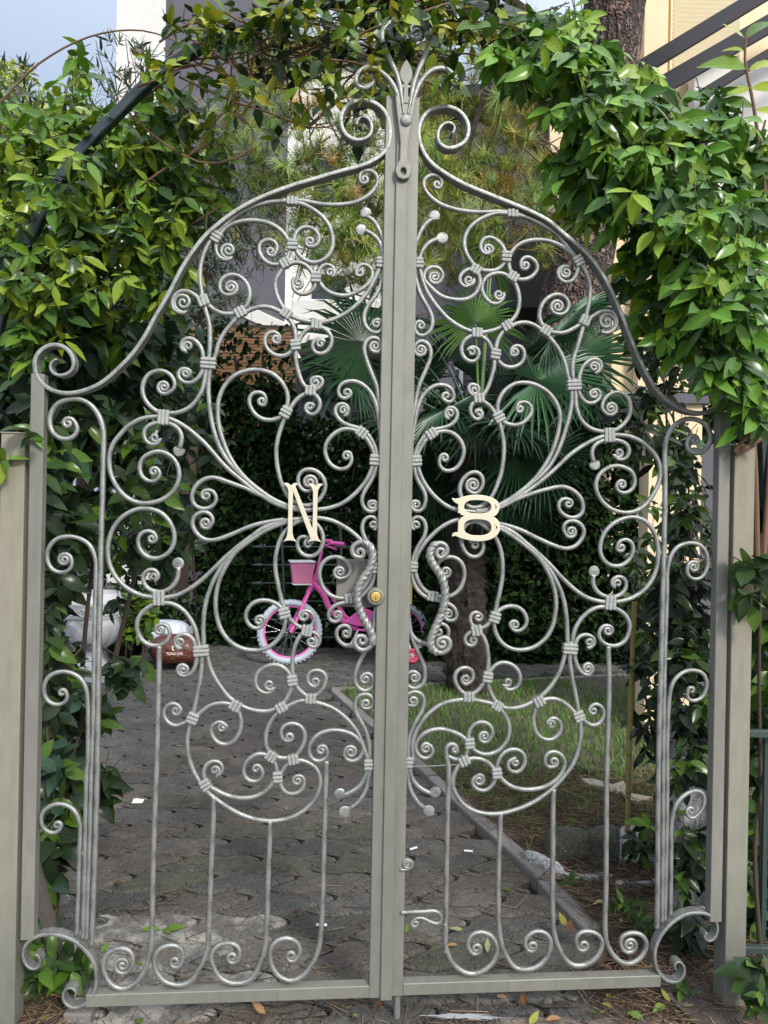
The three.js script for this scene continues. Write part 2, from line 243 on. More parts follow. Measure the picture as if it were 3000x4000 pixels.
bar(leftLeaf, 'scroll_bar', 11.5, '-185,1726 -190,1736 -204,1738 -216,1729 -218,1713 -210,1700 -191,1698 -174,1711 -168,1731 -173,1750 -192,1765 -208,1769 -226,1762 -243,1747 -251,1731 -255,1718 -259,1703 -259,1684 -254,1659 -246,1634 -234,1613 -217,1605 -200,1610 -189,1622 -190,1636 -202,1641 -215,1636', [-197, 1723, -1], [-208, 1625, -1]);
bar(leftLeaf, 'scroll_bar', 11.5, '-528,1691 -541,1693 -546,1705 -541,1720 -524,1727 -506,1718 -493,1700 -489,1682 -486,1665 -490,1644 -503,1623 -521,1612 -539,1616 -551,1631 -546,1646 -531,1651 -520,1643', [-527, 1705, 1], [-531, 1638, 1]);
bar(leftLeaf, 'scroll_bar', 11.5, '-478,1680 -479,1655 -483,1634 -487,1606 -499,1577 -517,1555 -538,1542 -565,1536 -583,1536 -598,1539 -620,1555 -634,1576 -636,1604 -625,1629 -606,1641 -585,1642 -567,1631 -557,1613 -560,1595 -573,1587', null, [-584, 1601, 1]);
bar(leftLeaf, 'scroll_bar', 11.5, '-470,1656 -473,1634 -475,1600 -471,1556 -463,1510 -448,1464 -429,1429 -397,1393 -372,1371 -341,1344 -303,1321 -266,1307 -232,1302', null, null);
bar(leftLeaf, 'scroll_bar', 11.5, '-232,1304 -266,1310 -307,1326 -344,1350 -379,1379 -407,1412 -429,1452 -445,1501 -451,1545 -447,1582 -432,1614 -408,1638 -374,1651 -344,1652 -313,1642 -291,1621 -278,1597 -277,1569 -286,1542 -301,1530 -326,1526 -348,1532 -366,1550 -374,1572 -369,1590 -352,1597 -334,1591 -330,1576 -334,1565', null, [-341, 1574, 1]);
bar(leftLeaf, 'scroll_bar', 11.5, '-209,1563 -214,1572 -226,1573 -234,1562 -229,1548 -214,1542 -200,1552 -194,1570 -200,1587 -216,1598 -237,1594 -256,1579 -269,1559 -284,1531 -295,1499 -302,1468 -303,1437 -299,1406 -292,1378 -279,1347 -263,1325 -238,1313 -213,1314 -193,1327 -180,1349 -178,1371 -190,1393 -209,1404 -227,1405 -244,1393 -248,1373 -240,1355 -223,1347 -208,1355', [-220, 1562, -1], [-218, 1372, -1]);
bar(leftLeaf, 'scroll_bar', 11.5, '-238,1301 -198,1303 -169,1307 -138,1318 -107,1340 -81,1370 -64,1399 -58,1421 -54,1440 -59,1457 -69,1477 -85,1497 -107,1507 -133,1510 -154,1500 -173,1481 -181,1456 -175,1431 -159,1412 -137,1406 -118,1414 -111,1432 -116,1448', null, [-125, 1440, -1]);
bar(leftLeaf, 'scroll_bar', 11.5, '-133,1542 -122,1550 -124,1567 -139,1575 -153,1569 -158,1553 -146,1532 -123,1519 -98,1513 -82,1505 -68,1492 -56,1471 -49,1451 -48,1427 -49,1412 -55,1393 -67,1370 -79,1351 -85,1332 -81,1313 -66,1299 -47,1304 -43,1320 -54,1330 -65,1325', [-136, 1556, -1], [-56, 1317, -1]);
bar(leftLeaf, 'scroll_bar', 11.5, '-86,2053 -70,2045 -54,2021 -42,1993 -35,1956 -37,1946 -40,1911 -46,1883 -57,1855 -75,1830 -88,1802 -85,1775 -71,1760 -51,1756 -39,1769 -41,1787 -55,1794 -65,1783', null, [-55, 1780, -1], [-88, 2060, 0]);
bar(leftLeaf, 'scroll_bar', 11.5, '-39,1431 -36,1462 -36,1491 -38,1538 -42,1563 -46,1588 -53,1623 -66,1654 -79,1685 -86,1710 -83,1732 -68,1745 -49,1742 -40,1727 -43,1711 -58,1705 -68,1713', null, [-58, 1722, 1]);
bar(leftLeaf, 'scroll_bar', 11.5, '-42,1431 -39,1456 -39,1491 -44,1528 -49,1560 -59,1591 -78,1616 -100,1630 -122,1632 -143,1623 -151,1602 -142,1587 -128,1586 -118,1596', null, [-128, 1601, -1]);
bar(leftLeaf, 'scroll_bar', 11.5, '-232,1299 -266,1304 -307,1318 -344,1339 -388,1373 -417,1396 -447,1426 -482,1465 -519,1496 -543,1512 -568,1523 -583,1527 -601,1527 -631,1523 -661,1508 -687,1482 -708,1451 -714,1417 -709,1381 -694,1350 -669,1323 -639,1311 -609,1312 -579,1322 -555,1344 -542,1375 -546,1406 -563,1429 -590,1441 -614,1436 -635,1419 -640,1395 -631,1373 -610,1364 -591,1374 -589,1391 -599,1399', null, [-604, 1389, -1]);
bar(leftLeaf, 'scroll_bar', 11.5, '-591,1473 -592,1463 -604,1456 -621,1460 -631,1475 -630,1493 -616,1507 -598,1512 -583,1513 -564,1510 -545,1497 -537,1477 -540,1459 -542,1452', [-603, 1475, 1], null, [-544, 1444, 1]);
bar(leftLeaf, 'scroll_bar', 11.5, '-282,1312 -325,1330 -378,1353 -418,1367 -449,1377 -459,1379 -483,1373 -503,1354 -511,1330 -504,1308 -485,1299 -463,1303 -450,1318 -453,1339 -467,1349 -481,1344', null, [-475, 1333, -1]);
bar(leftLeaf, 'scroll_bar', 11.5, '-281,1276 -306,1272 -355,1261 -401,1241 -440,1225 -465,1220 -486,1227 -503,1246 -509,1267 -500,1285 -478,1293 -461,1284 -456,1267 -465,1253', null, [-475, 1264, 1]);
bar(leftLeaf, 'upright_bar', 13, '-734,211 -731,345 -729,498 -728,652 -730,942 -729,1134 -729,1258 -728,1334 -728,1396 -728,1472 -732,1503 -745,1533 -763,1553 -787,1565 -814,1564 -837,1554 -854,1533 -859,1508 -855,1487 -839,1469 -815,1464 -795,1476 -791,1495 -801,1511', null, [-814, 1504, -1]);
bar(leftLeaf, 'upright_bar', 11, '-746,227 -745,346 -743,460 -742,652 -740,789 -741,942 -741,1073 -740,1128 -740,1147 -743,1174 -751,1196 -766,1213 -787,1222 -811,1225 -834,1220 -852,1203 -859,1179 -856,1158 -843,1140 -824,1135 -806,1140 -797,1155 -801,1172', null, [-817, 1167, -1]);
bar(leftLeaf, 'upright_bar', 11, '-755,229 -754,384 -754,499 -753,652 -751,674 -752,751 -753,808 -758,846 -766,866 -781,881 -804,890 -826,890 -848,880 -860,858 -859,835 -849,816 -828,808 -810,813 -802,829 -808,843', null, [-816, 838, -1]);
bar(leftLeaf, 'upright_bar', 11, '-770,239 -768,346 -767,442 -766,491 -769,522 -779,544 -794,558 -816,564 -838,560 -856,547 -862,527 -855,504 -837,492 -818,495 -812,509', null, [-822, 511, -1]);
bar(leftLeaf, 'scroll_bar', 11.5, '-231,1279 -265,1274 -305,1263 -339,1247 -385,1214 -430,1174 -442,1161 -475,1128 -505,1103 -535,1085 -565,1077 -586,1075 -602,1076 -629,1081 -656,1093 -683,1114 -704,1147 -713,1184 -709,1224 -695,1258 -671,1282 -642,1296 -612,1297 -584,1287 -564,1266 -552,1239 -553,1208 -567,1186 -591,1173 -619,1178 -636,1197 -641,1219 -632,1237 -614,1243 -598,1235 -595,1220', null, [-606, 1223, 1]);
bar(leftLeaf, 'scroll_bar', 11.5, '-598,1117 -587,1124 -590,1139 -606,1148 -622,1139 -627,1121 -617,1100 -599,1091 -585,1089 -572,1092 -554,1103 -542,1122 -539,1142 -540,1149', [-603, 1127, -1], null, [-541, 1162, 1]);
bar(leftLeaf, 'scroll_bar', 11.5, '-481,943 -488,964 -494,995 -510,1026 -532,1050 -556,1062 -577,1063 -598,1059 -622,1044 -638,1019 -637,991 -627,970 -609,958 -584,956 -564,967 -557,986 -564,1006 -579,1012 -591,1004', null, [-581, 996, -1]);
bar(leftLeaf, 'scroll_bar', 11.5, '-528,949 -545,955 -548,970 -536,983 -518,985 -501,974 -495,957 -490,943 -491,924 -494,902 -507,884 -525,878 -538,890 -537,905 -524,911 -515,903', [-533, 963, 1], [-524, 895, 1]);
bar(leftLeaf, 'scroll_bar', 11.5, '-479,915 -475,946 -474,964 -476,998 -474,1045 -465,1088 -451,1124 -430,1160 -403,1192 -376,1218 -339,1250 -306,1266 -265,1276 -231,1280', null, null);
bar(leftLeaf, 'scroll_bar', 11.5, '-231,1277 -265,1272 -293,1263 -330,1245 -369,1218 -401,1190 -426,1151 -441,1113 -447,1076 -445,1039 -435,1002 -414,971 -386,952 -355,945 -324,948 -300,962 -282,984 -273,1009 -273,1037 -286,1057 -308,1069 -333,1072 -354,1065 -369,1046 -372,1027 -363,1009 -344,999 -327,1008 -324,1023', null, [-337, 1020, -1]);
bar(leftLeaf, 'scroll_bar', 11.5, '-205,1218 -215,1229 -231,1236 -245,1228 -246,1209 -236,1191 -217,1183 -198,1188 -185,1204 -180,1229 -186,1251 -203,1270 -231,1277 -256,1266 -280,1243 -292,1218 -299,1187 -300,1152 -293,1115 -284,1078 -275,1047 -261,1025 -248,1012 -231,1002 -214,1002 -201,1014 -200,1032 -211,1045 -227,1048 -237,1038', [-218, 1215, -1], [-225, 1033, -1]);
bar(leftLeaf, 'scroll_bar', 11.5, '-215,969 -211,955 -194,954 -183,966 -186,982 -201,992 -218,994 -234,984 -244,966 -251,937 -253,909 -251,884 -248,865 -240,853 -229,840 -213,829 -201,829 -187,835 -173,850 -166,869 -169,887 -187,896 -205,893 -215,878 -210,859 -197,854', [-205, 967, 1], [-195, 866, -1]);
bar(leftLeaf, 'scroll_bar', 11.5, '-296,853 -305,838 -324,837 -340,850 -345,872 -336,893 -314,907 -290,909 -271,900 -258,884 -252,870 -254,850 -260,834 -275,809 -293,797 -318,791 -346,794 -370,801 -392,814 -408,826 -426,847 -442,871 -455,896 -465,930 -471,952', [-309, 858, 1], null);
bar(leftLeaf, 'scroll_bar', 11.5, '-51,641 -55,664 -66,693 -80,729 -101,760 -130,787 -159,804 -188,813 -205,817 -222,819 -244,814 -262,804 -278,797 -293,781 -308,759 -316,731 -314,703 -302,683 -285,675 -266,672 -247,675 -232,687 -220,709 -217,734 -227,752 -246,761 -267,758 -279,743 -276,725 -261,713 -249,720', null, [-258, 726, -1]);
bar(leftLeaf, 'scroll_bar', 11.5, '-57,644 -53,668 -52,701 -59,730 -72,759 -87,784 -93,808 -87,828 -69,836 -49,829 -43,810 -51,797 -68,798', null, [-64, 810, 1]);
bar(leftLeaf, 'scroll_bar', 11.5, '-41,1061 -46,1042 -47,1017 -56,970 -71,938 -86,910 -93,884 -91,859 -76,844 -57,844 -44,862 -51,885 -69,889 -78,878', null, [-67, 873, -1]);
bar(leftLeaf, 'scroll_bar', 11.5, '-234,1282 -194,1282 -163,1277 -131,1263 -106,1246 -83,1225 -64,1196 -55,1168 -56,1149 -61,1130 -75,1107 -93,1089 -115,1079 -146,1080 -169,1092 -184,1116 -189,1141 -182,1167 -164,1182 -142,1184 -121,1173 -109,1152 -116,1133 -133,1129', null, [-137, 1145, 1]);
bar(leftLeaf, 'scroll_bar', 11.5, '-51,1253 -41,1263 -44,1280 -59,1289 -77,1281 -83,1259 -77,1236 -64,1215 -52,1190 -46,1162 -48,1134 -62,1104 -84,1081 -105,1071 -134,1066 -155,1056 -165,1038 -160,1022 -145,1017 -131,1026 -131,1040', [-55, 1265, -1], [-141, 1035, -1]);
bar(leftLeaf, 'scroll_bar', 11.5, '-37,1055 -41,1017 -52,985 -72,963 -100,957 -125,960 -142,979 -143,997 -132,1009 -114,1010 -105,996 -110,983', null, [-118, 990, 1]);
bar(leftLeaf, 'scroll_bar', 11.5, '-412,749 -420,763 -436,766 -449,757 -453,741 -445,723 -430,710 -412,708 -392,719 -380,741 -377,766 -384,789 -395,806 -410,811 -432,813 -456,806 -477,791 -495,775 -516,764 -537,755 -558,763 -569,782 -568,800 -554,812 -536,810 -528,798', [-425, 749, -1], [-540, 794, 1]);
bar(leftLeaf, 'scroll_bar', 11.5, '-476,952 -478,924 -479,893 -483,856 -490,822 -497,785 -504,757 -510,729 -509,698 -502,664 -489,633 -474,610 -455,586 -427,564 -399,545 -368,529 -334,518 -300,514 -266,517 -232,529 -202,552 -183,580 -175,611 -180,633 -192,651 -211,663 -232,668 -250,665 -264,653 -273,639 -281,625 -277,605 -266,587 -248,581 -227,587 -216,605 -218,623 -231,631 -243,624', null, [-234, 616, -1]);
bar(leftLeaf, 'scroll_bar', 11.5, '-438,630 -424,635 -420,648 -428,663 -444,668 -461,660 -469,642 -467,624 -460,608 -440,595 -409,580 -378,573 -348,574 -320,585 -299,605 -287,625 -286,644 -292,662 -303,677 -317,683 -334,685 -353,675 -367,657 -370,635 -360,619 -342,613 -324,622 -320,639 -329,652', [-441, 643, -1], [-338, 646, -1]);
bar(leftLeaf, 'scroll_bar', 11.5, '-112,697 -119,682 -110,667 -91,663 -74,676 -68,697 -79,717 -100,734 -129,742 -158,742 -185,732 -201,714 -207,690 -199,670 -181,663 -165,670 -158,685 -164,699', [-100, 687, 1], [-175, 692, -1]);
bar(leftLeaf, 'upright_bar', 13, '-162,665 -161,649 -163,595 -163,529 -164,451 -166,254 -171,196 -186,153 -213,119 -243,108 -275,124 -292,156 -295,187 -280,210 -257,217 -234,211 -220,193 -220,176 -231,161', null, [-241, 172, 1]);
bar(leftLeaf, 'upright_bar', 13, '-442,578 -442,533 -445,417 -448,262 -452,192 -467,150 -493,113 -523,106 -557,118 -578,149 -582,176 -569,198 -544,207 -519,201 -509,182 -514,164', null, [-530, 165, 1]);
bar(leftLeaf, 'upright_bar', 13, '-301,515 -301,472 -303,375 -304,258 -307,200 -318,157 -342,115 -367,106 -394,108 -421,125 -438,157 -440,184 -425,203 -399,209 -377,201 -369,182 -375,165', null, [-389, 172, 1]);
bar(leftLeaf, 'upright_bar', 13, '-583,955 -583,859 -584,650 -587,496 -588,342 -589,207 -596,169 -610,135 -633,109 -659,101 -685,114 -702,142 -704,172 -690,195 -664,203 -642,197 -632,178 -635,157', null, [-658, 161, 1]);
bar(leftLeaf, 'scroll_bar', 11.5, '-57,644 -62,623 -77,599 -102,583 -114,578', null, null, [-126, 580, 1]);
bar(leftLeaf, 'scroll_bar', 11.5, '-50,643 -53,623 -60,590 -80,558 -97,544', null, null, [-113, 535, 1]);
collar(leftLeaf, -491, 1820, 22, 1.1);
collar(leftLeaf, -462, 1981, 60, 1.0);
collar(leftLeaf, -275, 2081, 0, 0.85);
collar(leftLeaf, -273, 1971, -90, 1.0);
collar(leftLeaf, -289, 1924, 30, 1.0);
collar(leftLeaf, -212, 1891, -88, 1.0);
collar(leftLeaf, -285, 1797, -33, 1.0);
collar(leftLeaf, -260, 1718, -82, 1.0);
collar(leftLeaf, -208, 1772, -2, 1.0);
collar(leftLeaf, -47, 1936, -92, 1.0);
collar(leftLeaf, -476, 1664, -93, 1.5);
collar(leftLeaf, -399, 1795, 30, 1.05);
collar(leftLeaf, -220, 1604, -5, 1.0);
collar(leftLeaf, -583, 1525, -3, 1.5);
collar(leftLeaf, -281, 1547, -118, 1.1);
collar(leftLeaf, -51, 1432, -93, 1.25);
collar(leftLeaf, -88, 1501, -35, 1.05);
collar(leftLeaf, -586, 1075, 2, 1.5);
collar(leftLeaf, -480, 944, -86, 1.5);
collar(leftLeaf, -275, 1040, -75, 1.1);
collar(leftLeaf, -217, 996, -12, 1.1);
collar(leftLeaf, -252, 870, -82, 1.0);
collar(leftLeaf, -205, 824, -2, 1.0);
collar(leftLeaf, -278, 802, 30, 1.0);
collar(leftLeaf, -393, 806, -28, 1.05);
collar(leftLeaf, -301, 678, -32, 1.0);
collar(leftLeaf, -246, 670, 12, 1.0);
collar(leftLeaf, -55, 656, -88, 0.9);
collar(leftLeaf, -49, 1157, -85, 1.0);
collar(leftLeaf, -109, 1079, 8, 1.0);
collar(leftLeaf, -498, 775, -112, 1.1);
collar(leftLeaf, -463, 608, -58, 1.0);
collar(leftLeaf, -284, 626, -86, 0.95);
flat(rightLeaf, 'top_rail', '127,2269 136,2284 131,2294 117,2299 100,2289 91,2269 95,2245 115,2233 139,2237 162,2253 171,2282 164,2309 145,2329 116,2339 89,2335 62,2320 46,2294 42,2266 47,2239 60,2212 79,2190 108,2171 156,2146 225,2121 290,2099 340,2081 385,2060 423,2031 487,1981 519,1944 549,1897 575,1845 597,1793 623,1734 654,1674 684,1630 722,1599 765,1580 812,1577 845,1590 868,1615 876,1644 869,1673 848,1692 818,1697 793,1683 783,1658 792,1634 815,1625 835,1635 843,1652');
flat(rightLeaf, 'corner_scroll', '846,210 838,200 845,187 860,186 872,199 876,220 869,240 853,254 825,261 791,258 762,244 737,223 717,195 706,163 708,131 721,102 744,83 769,81 785,96 787,117 777,133 763,134 759,121 764,111');
bar(rightLeaf, 'scroll_bar', 11.5, '463,1635 459,1695 476,1758 489,1809 502,1871 497,1921 478,1954 443,1995 414,2027 367,2057 310,2076 290,2078 253,2078 214,2064 184,2041 167,2007 171,1973 187,1949 205,1920 211,1895 201,1869 179,1853 140,1850 106,1859 78,1883 63,1898 68,1922 88,1933 109,1925 115,1906 104,1893', null, [92, 1905, 1]);
bar(rightLeaf, 'scroll_bar', 11.5, '195,1905 188,1890 172,1882 157,1895 158,1913 173,1927 197,1932 220,1928 248,1929 268,1942 277,1966 271,1988 255,2006 229,2016 211,2002 211,1978 227,1969 242,1980', [181, 1901, 1], [229, 1983, -1]);
bar(rightLeaf, 'scroll_bar', 11.5, '445,1948 424,1949 414,1933 422,1912 448,1908 464,1926 469,1951 455,1976 432,1996 397,2011 351,2014 317,2004 295,1985 284,1962 286,1937 296,1915 319,1908 347,1918 362,1941 352,1961 332,1970 315,1958 318,1940', [436, 1933, -1], [328, 1947, -1]);
bar(rightLeaf, 'scroll_bar', 11.5, '274,1872 270,1851 247,1842 224,1858 214,1887 226,1911 251,1923 279,1920 302,1899 314,1863 312,1829 296,1802 282,1792 254,1777 206,1767 175,1774 129,1800 89,1843 66,1880 55,1918 50,1937 54,1962 70,1988 86,2000 96,2003', [260, 1867, 1], null, [110, 2007, 1]);
bar(rightLeaf, 'scroll_bar', 11.5, '60,660 57,708 73,753 100,787 138,812 183,820 200,823 223,818 257,811 279,802 301,774 310,746 304,713 282,688 248,678 219,688 205,708 203,735 215,756 238,763 260,753 267,732 256,714', null, [244, 725, 1]);
bar(rightLeaf, 'scroll_bar', 11.5, '91,708 107,702 111,680 90,668 70,682 65,707 84,732 123,745 162,737 191,722 205,701 198,681 192,663 174,646 166,622 165,597', [93, 695, -1], null);
bar(rightLeaf, 'scroll_bar', 11.5, '470,971 465,935 472,886 483,834 493,786 499,745 498,711 479,650 420,583 364,547 296,526 239,527 194,549 168,586 163,619 176,647 192,662 214,669 242,665 265,649 276,629 272,606 255,586 233,586 214,602 218,620 235,626', null, [232, 612, 1]);
bar(rightLeaf, 'scroll_bar', 11.5, '330,669 309,662 308,640 334,631 353,656 347,681 321,692 293,681 279,651 280,629 293,613 317,595 357,586 403,592 437,611 456,639 456,667 435,684 411,681 404,662 413,643 432,646', [328, 657, -1], [428, 658, -1]);
bar(rightLeaf, 'upright_bar', 13, '153,167 152,442 152,553 152,652 148,669 143,689 146,701 160,708 174,699 173,687', null, [167, 692, 1]);
bar(rightLeaf, 'scroll_bar', 11.5, '175,665 161,668 150,675', null, null);
bar(rightLeaf, 'scroll_bar', 13, '152,246 152,199 158,167 175,138 199,118 228,111 256,120 280,143 288,171 281,199 258,217 232,218 213,203 211,181 223,165', null, [233, 177, -1]);
bar(rightLeaf, 'scroll_bar', 11.5, '319,2078 292,2081 261,2083 226,2079 192,2078 157,2080 124,2086 94,2098 71,2116 58,2136 59,2153 69,2164 85,2168 102,2163 108,2150 103,2137', null, [94, 2144, 1]);
bar(rightLeaf, 'scroll_bar', 11.5, '534,1782 546,1778 569,1787 577,1806 572,1827 553,1837 528,1834 510,1821 489,1807 472,1796 453,1784 432,1775 406,1775 385,1782 373,1798 367,1820 375,1848 392,1867 416,1876 437,1868 447,1850 441,1831 425,1822 409,1825', [548, 1808, -1], [416, 1843, 1]);
bar(rightLeaf, 'scroll_bar', 11.5, '456,1642 447,1660 442,1686 430,1717 412,1744 390,1768 368,1785 347,1796 325,1799 306,1794 288,1784 270,1769 259,1749 255,1728 254,1712 262,1696 279,1682 301,1681 321,1690 331,1708 329,1727 318,1738 302,1737 293,1725 295,1714', null, [304, 1722, -1]);
bar(rightLeaf, 'scroll_bar', 11.5, '180,1719 185,1729 199,1731 211,1723 211,1707 203,1693 185,1692 169,1704 164,1724 169,1743 188,1758 205,1762 223,1755 239,1741 245,1725 249,1713 252,1697 251,1678 245,1653 237,1629 225,1607 210,1599 195,1605 185,1617 185,1631 196,1636 208,1630', [191, 1716, 1], [201, 1619, 1]);
bar(rightLeaf, 'scroll_bar', 11.5, '518,1673 531,1677 538,1690 534,1706 517,1712 496,1701 482,1680 477,1659 474,1642 477,1622 488,1603 505,1593 523,1598 536,1612 533,1628 519,1633 507,1623', [517, 1689, -1], [518, 1619, -1]);
bar(rightLeaf, 'scroll_bar', 11.5, '466,1657 466,1632 469,1612 470,1586 479,1560 494,1539 514,1527 541,1521 560,1521 576,1525 598,1541 613,1562 617,1589 609,1613 591,1625 570,1625 551,1613 540,1594 540,1577 552,1569', null, [564, 1583, -1]);
bar(rightLeaf, 'scroll_bar', 11.5, '457,1632 459,1612 457,1581 449,1543 437,1502 421,1460 402,1427 370,1393 345,1372 314,1345 277,1323 241,1309 209,1306', null, null);
bar(rightLeaf, 'scroll_bar', 11.5, '209,1307 241,1312 280,1328 317,1352 351,1380 379,1412 402,1450 419,1495 427,1534 427,1568 415,1597 393,1621 361,1638 331,1643 300,1636 278,1618 265,1595 262,1570 270,1546 283,1536 305,1531 326,1535 344,1550 354,1569 350,1585 334,1593 317,1590 311,1577 315,1567', null, [321, 1575, -1]);
bar(rightLeaf, 'scroll_bar', 11.5, '203,1560 207,1568 218,1569 225,1560 220,1547 208,1541 196,1550 190,1566 195,1583 209,1592 228,1589 244,1577 256,1561 268,1536 277,1505 281,1473 280,1441 276,1409 267,1381 254,1349 238,1328 215,1316 194,1317 178,1330 168,1352 168,1373 180,1395 197,1407 213,1408 226,1396 228,1375 219,1357 204,1350 192,1358', [214, 1559, 1], [202, 1374, 1]);
bar(rightLeaf, 'scroll_bar', 11.5, '215,1304 181,1307 157,1310 130,1321 102,1343 78,1372 63,1400 57,1422 54,1441 60,1458 71,1479 88,1499 111,1509 135,1511 155,1501 171,1482 177,1457 170,1433 155,1414 134,1408 117,1415 111,1434 118,1449', null, [126, 1441, 1]);
bar(rightLeaf, 'scroll_bar', 11.5, '136,1542 125,1550 127,1567 140,1575 154,1568 159,1552 148,1532 126,1520 101,1515 85,1507 70,1493 58,1473 50,1452 47,1428 49,1413 53,1394 64,1372 76,1354 80,1335 77,1316 63,1302 46,1307 41,1323 51,1333 61,1327', [138, 1556, 1], [54, 1320, 1]);
bar(rightLeaf, 'scroll_bar', 11.5, '87,2055 71,2047 55,2024 44,1997 37,1960 39,1950 41,1914 47,1884 58,1855 75,1829 88,1800 86,1772 73,1756 54,1753 42,1767 44,1787 58,1793 67,1782', null, [58, 1779, 1], [88, 2062, 0]);
bar(rightLeaf, 'scroll_bar', 11.5, '39,1432 38,1464 39,1492 41,1540 45,1564 49,1589 55,1621 67,1651 79,1680 86,1704 83,1727 69,1740 51,1739 42,1723 45,1707 59,1700 69,1708', null, [59, 1717, -1]);
bar(rightLeaf, 'scroll_bar', 11.5, '42,1432 40,1457 42,1492 47,1530 52,1561 62,1591 79,1615 100,1628 121,1630 142,1620 149,1600 143,1586 129,1585 119,1595', null, [128, 1601, 1]);
bar(rightLeaf, 'scroll_bar', 11.5, '209,1303 241,1307 280,1320 317,1341 361,1373 389,1395 420,1423 456,1458 494,1485 519,1499 544,1509 560,1513 579,1514 611,1512 644,1500 672,1479 693,1453 701,1424 698,1392 684,1362 662,1331 633,1314 603,1310 572,1318 545,1338 528,1369 530,1398 547,1420 577,1433 604,1429 626,1416 633,1393 626,1372 605,1361 584,1368 581,1384 591,1393', null, [597, 1383, 1]);
bar(rightLeaf, 'scroll_bar', 11.5, '574,1463 576,1455 590,1448 608,1453 616,1468 613,1485 596,1497 577,1500 560,1501 541,1497 521,1485 514,1467 518,1449 520,1443', [587, 1467, -1], null, [523, 1435, 1]);
bar(rightLeaf, 'scroll_bar', 11.5, '256,1315 299,1332 351,1353 392,1366 424,1374 434,1376 461,1369 485,1350 495,1325 490,1303 470,1294 446,1299 429,1315 430,1336 444,1346 460,1340', null, [454, 1330, 1]);
bar(rightLeaf, 'scroll_bar', 11.5, '257,1278 282,1274 332,1259 382,1236 425,1219 452,1213 475,1220 492,1239 499,1261 487,1280 464,1288 445,1279 442,1261 452,1247', null, [463, 1258, -1]);
bar(rightLeaf, 'upright_bar', 13, '715,216 715,331 713,475 711,643 713,947 714,1135 715,1269 715,1351 714,1407 712,1473 715,1501 726,1529 744,1549 768,1561 794,1561 816,1553 832,1534 837,1511 832,1492 816,1475 794,1470 775,1480 771,1497 780,1512', null, [792, 1505, 1]);
bar(rightLeaf, 'upright_bar', 11, '728,233 728,334 727,438 724,645 723,785 723,947 725,1073 725,1128 724,1148 728,1178 735,1201 749,1221 769,1231 791,1234 813,1229 830,1211 836,1185 833,1163 821,1143 803,1137 787,1141 778,1157 782,1175', null, [797, 1170, 1]);
bar(rightLeaf, 'upright_bar', 11, '736,237 737,370 737,480 735,647 734,670 734,747 736,806 740,847 748,868 763,885 784,896 806,897 827,890 839,869 838,847 829,827 808,816 791,818 784,834 789,848', null, [797, 844, 1]);
bar(rightLeaf, 'upright_bar', 11, '751,250 751,341 750,427 749,475 752,511 760,540 775,560 796,574 817,579 834,572 840,554 833,528 816,509 799,504 792,517', null, [802, 524, 1]);
bar(rightLeaf, 'scroll_bar', 11.5, '211,1283 242,1277 282,1264 317,1246 366,1209 413,1167 425,1154 458,1122 488,1098 518,1083 550,1076 571,1074 587,1076 615,1081 643,1093 670,1115 691,1150 699,1188 697,1231 684,1266 663,1289 635,1299 606,1296 578,1283 556,1261 543,1232 543,1201 556,1180 580,1169 608,1175 627,1196 632,1219 624,1236 606,1241 590,1232 587,1215', null, [598, 1219, -1]);
bar(rightLeaf, 'scroll_bar', 11.5, '585,1114 573,1120 577,1135 594,1144 610,1137 615,1119 604,1098 585,1089 571,1087 557,1090 538,1100 526,1117 524,1136 525,1143', [591, 1124, 1], null, [527, 1155, 1]);
bar(rightLeaf, 'scroll_bar', 11.5, '468,951 472,972 477,1000 492,1028 514,1050 540,1062 562,1063 584,1060 609,1046 625,1022 624,995 614,974 596,962 571,961 550,972 542,990 550,1010 566,1016 578,1008', null, [567, 1001, 1]);
bar(rightLeaf, 'scroll_bar', 11.5, '513,955 530,960 533,975 520,988 501,990 485,980 480,964 477,951 479,933 485,910 499,890 517,882 529,894 526,910 513,917 506,909', [517, 968, -1], [515, 901, -1]);
bar(rightLeaf, 'scroll_bar', 11.5, '468,924 462,955 459,972 458,1003 454,1044 446,1084 432,1118 412,1153 385,1185 356,1214 317,1249 282,1267 242,1279 210,1284', null, null);
bar(rightLeaf, 'scroll_bar', 11.5, '211,1281 242,1274 270,1265 308,1244 350,1214 383,1184 408,1144 422,1107 427,1072 425,1038 416,1004 397,975 370,956 341,949 312,951 290,963 273,983 265,1005 263,1031 273,1049 292,1060 314,1063 334,1056 347,1039 351,1022 343,1005 325,996 310,1003 306,1016', null, [318, 1013, 1]);
bar(rightLeaf, 'scroll_bar', 11.5, '196,1223 203,1234 216,1241 230,1231 233,1213 225,1194 209,1187 192,1193 179,1209 173,1234 175,1256 188,1274 211,1281 234,1269 260,1245 274,1218 282,1185 284,1148 279,1109 271,1070 264,1039 253,1021 244,1010 230,1003 215,1004 203,1017 200,1034 209,1046 222,1047 232,1036', [208, 1219, 1], [222, 1033, 1]);
bar(rightLeaf, 'scroll_bar', 11.5, '218,973 214,960 197,959 187,971 190,986 204,996 220,997 234,987 243,969 249,943 251,917 249,893 246,874 238,860 227,846 211,834 198,833 183,839 170,855 163,875 168,894 186,903 204,901 213,886 208,866 194,860', [208, 972, -1], [193, 873, 1]);
bar(rightLeaf, 'scroll_bar', 11.5, '291,861 301,845 318,846 333,859 336,881 326,901 306,914 283,916 267,908 255,893 250,879 252,857 258,840 273,813 291,800 314,797 340,801 364,811 385,824 401,837 419,857 434,881 445,906 453,939 457,960', [302, 866, -1], null);
bar(rightLeaf, 'scroll_bar', 11.5, '51,648 47,674 46,707 52,737 65,765 80,790 86,814 80,834 61,842 41,835 35,817 44,804 60,805', null, [56, 817, -1]);
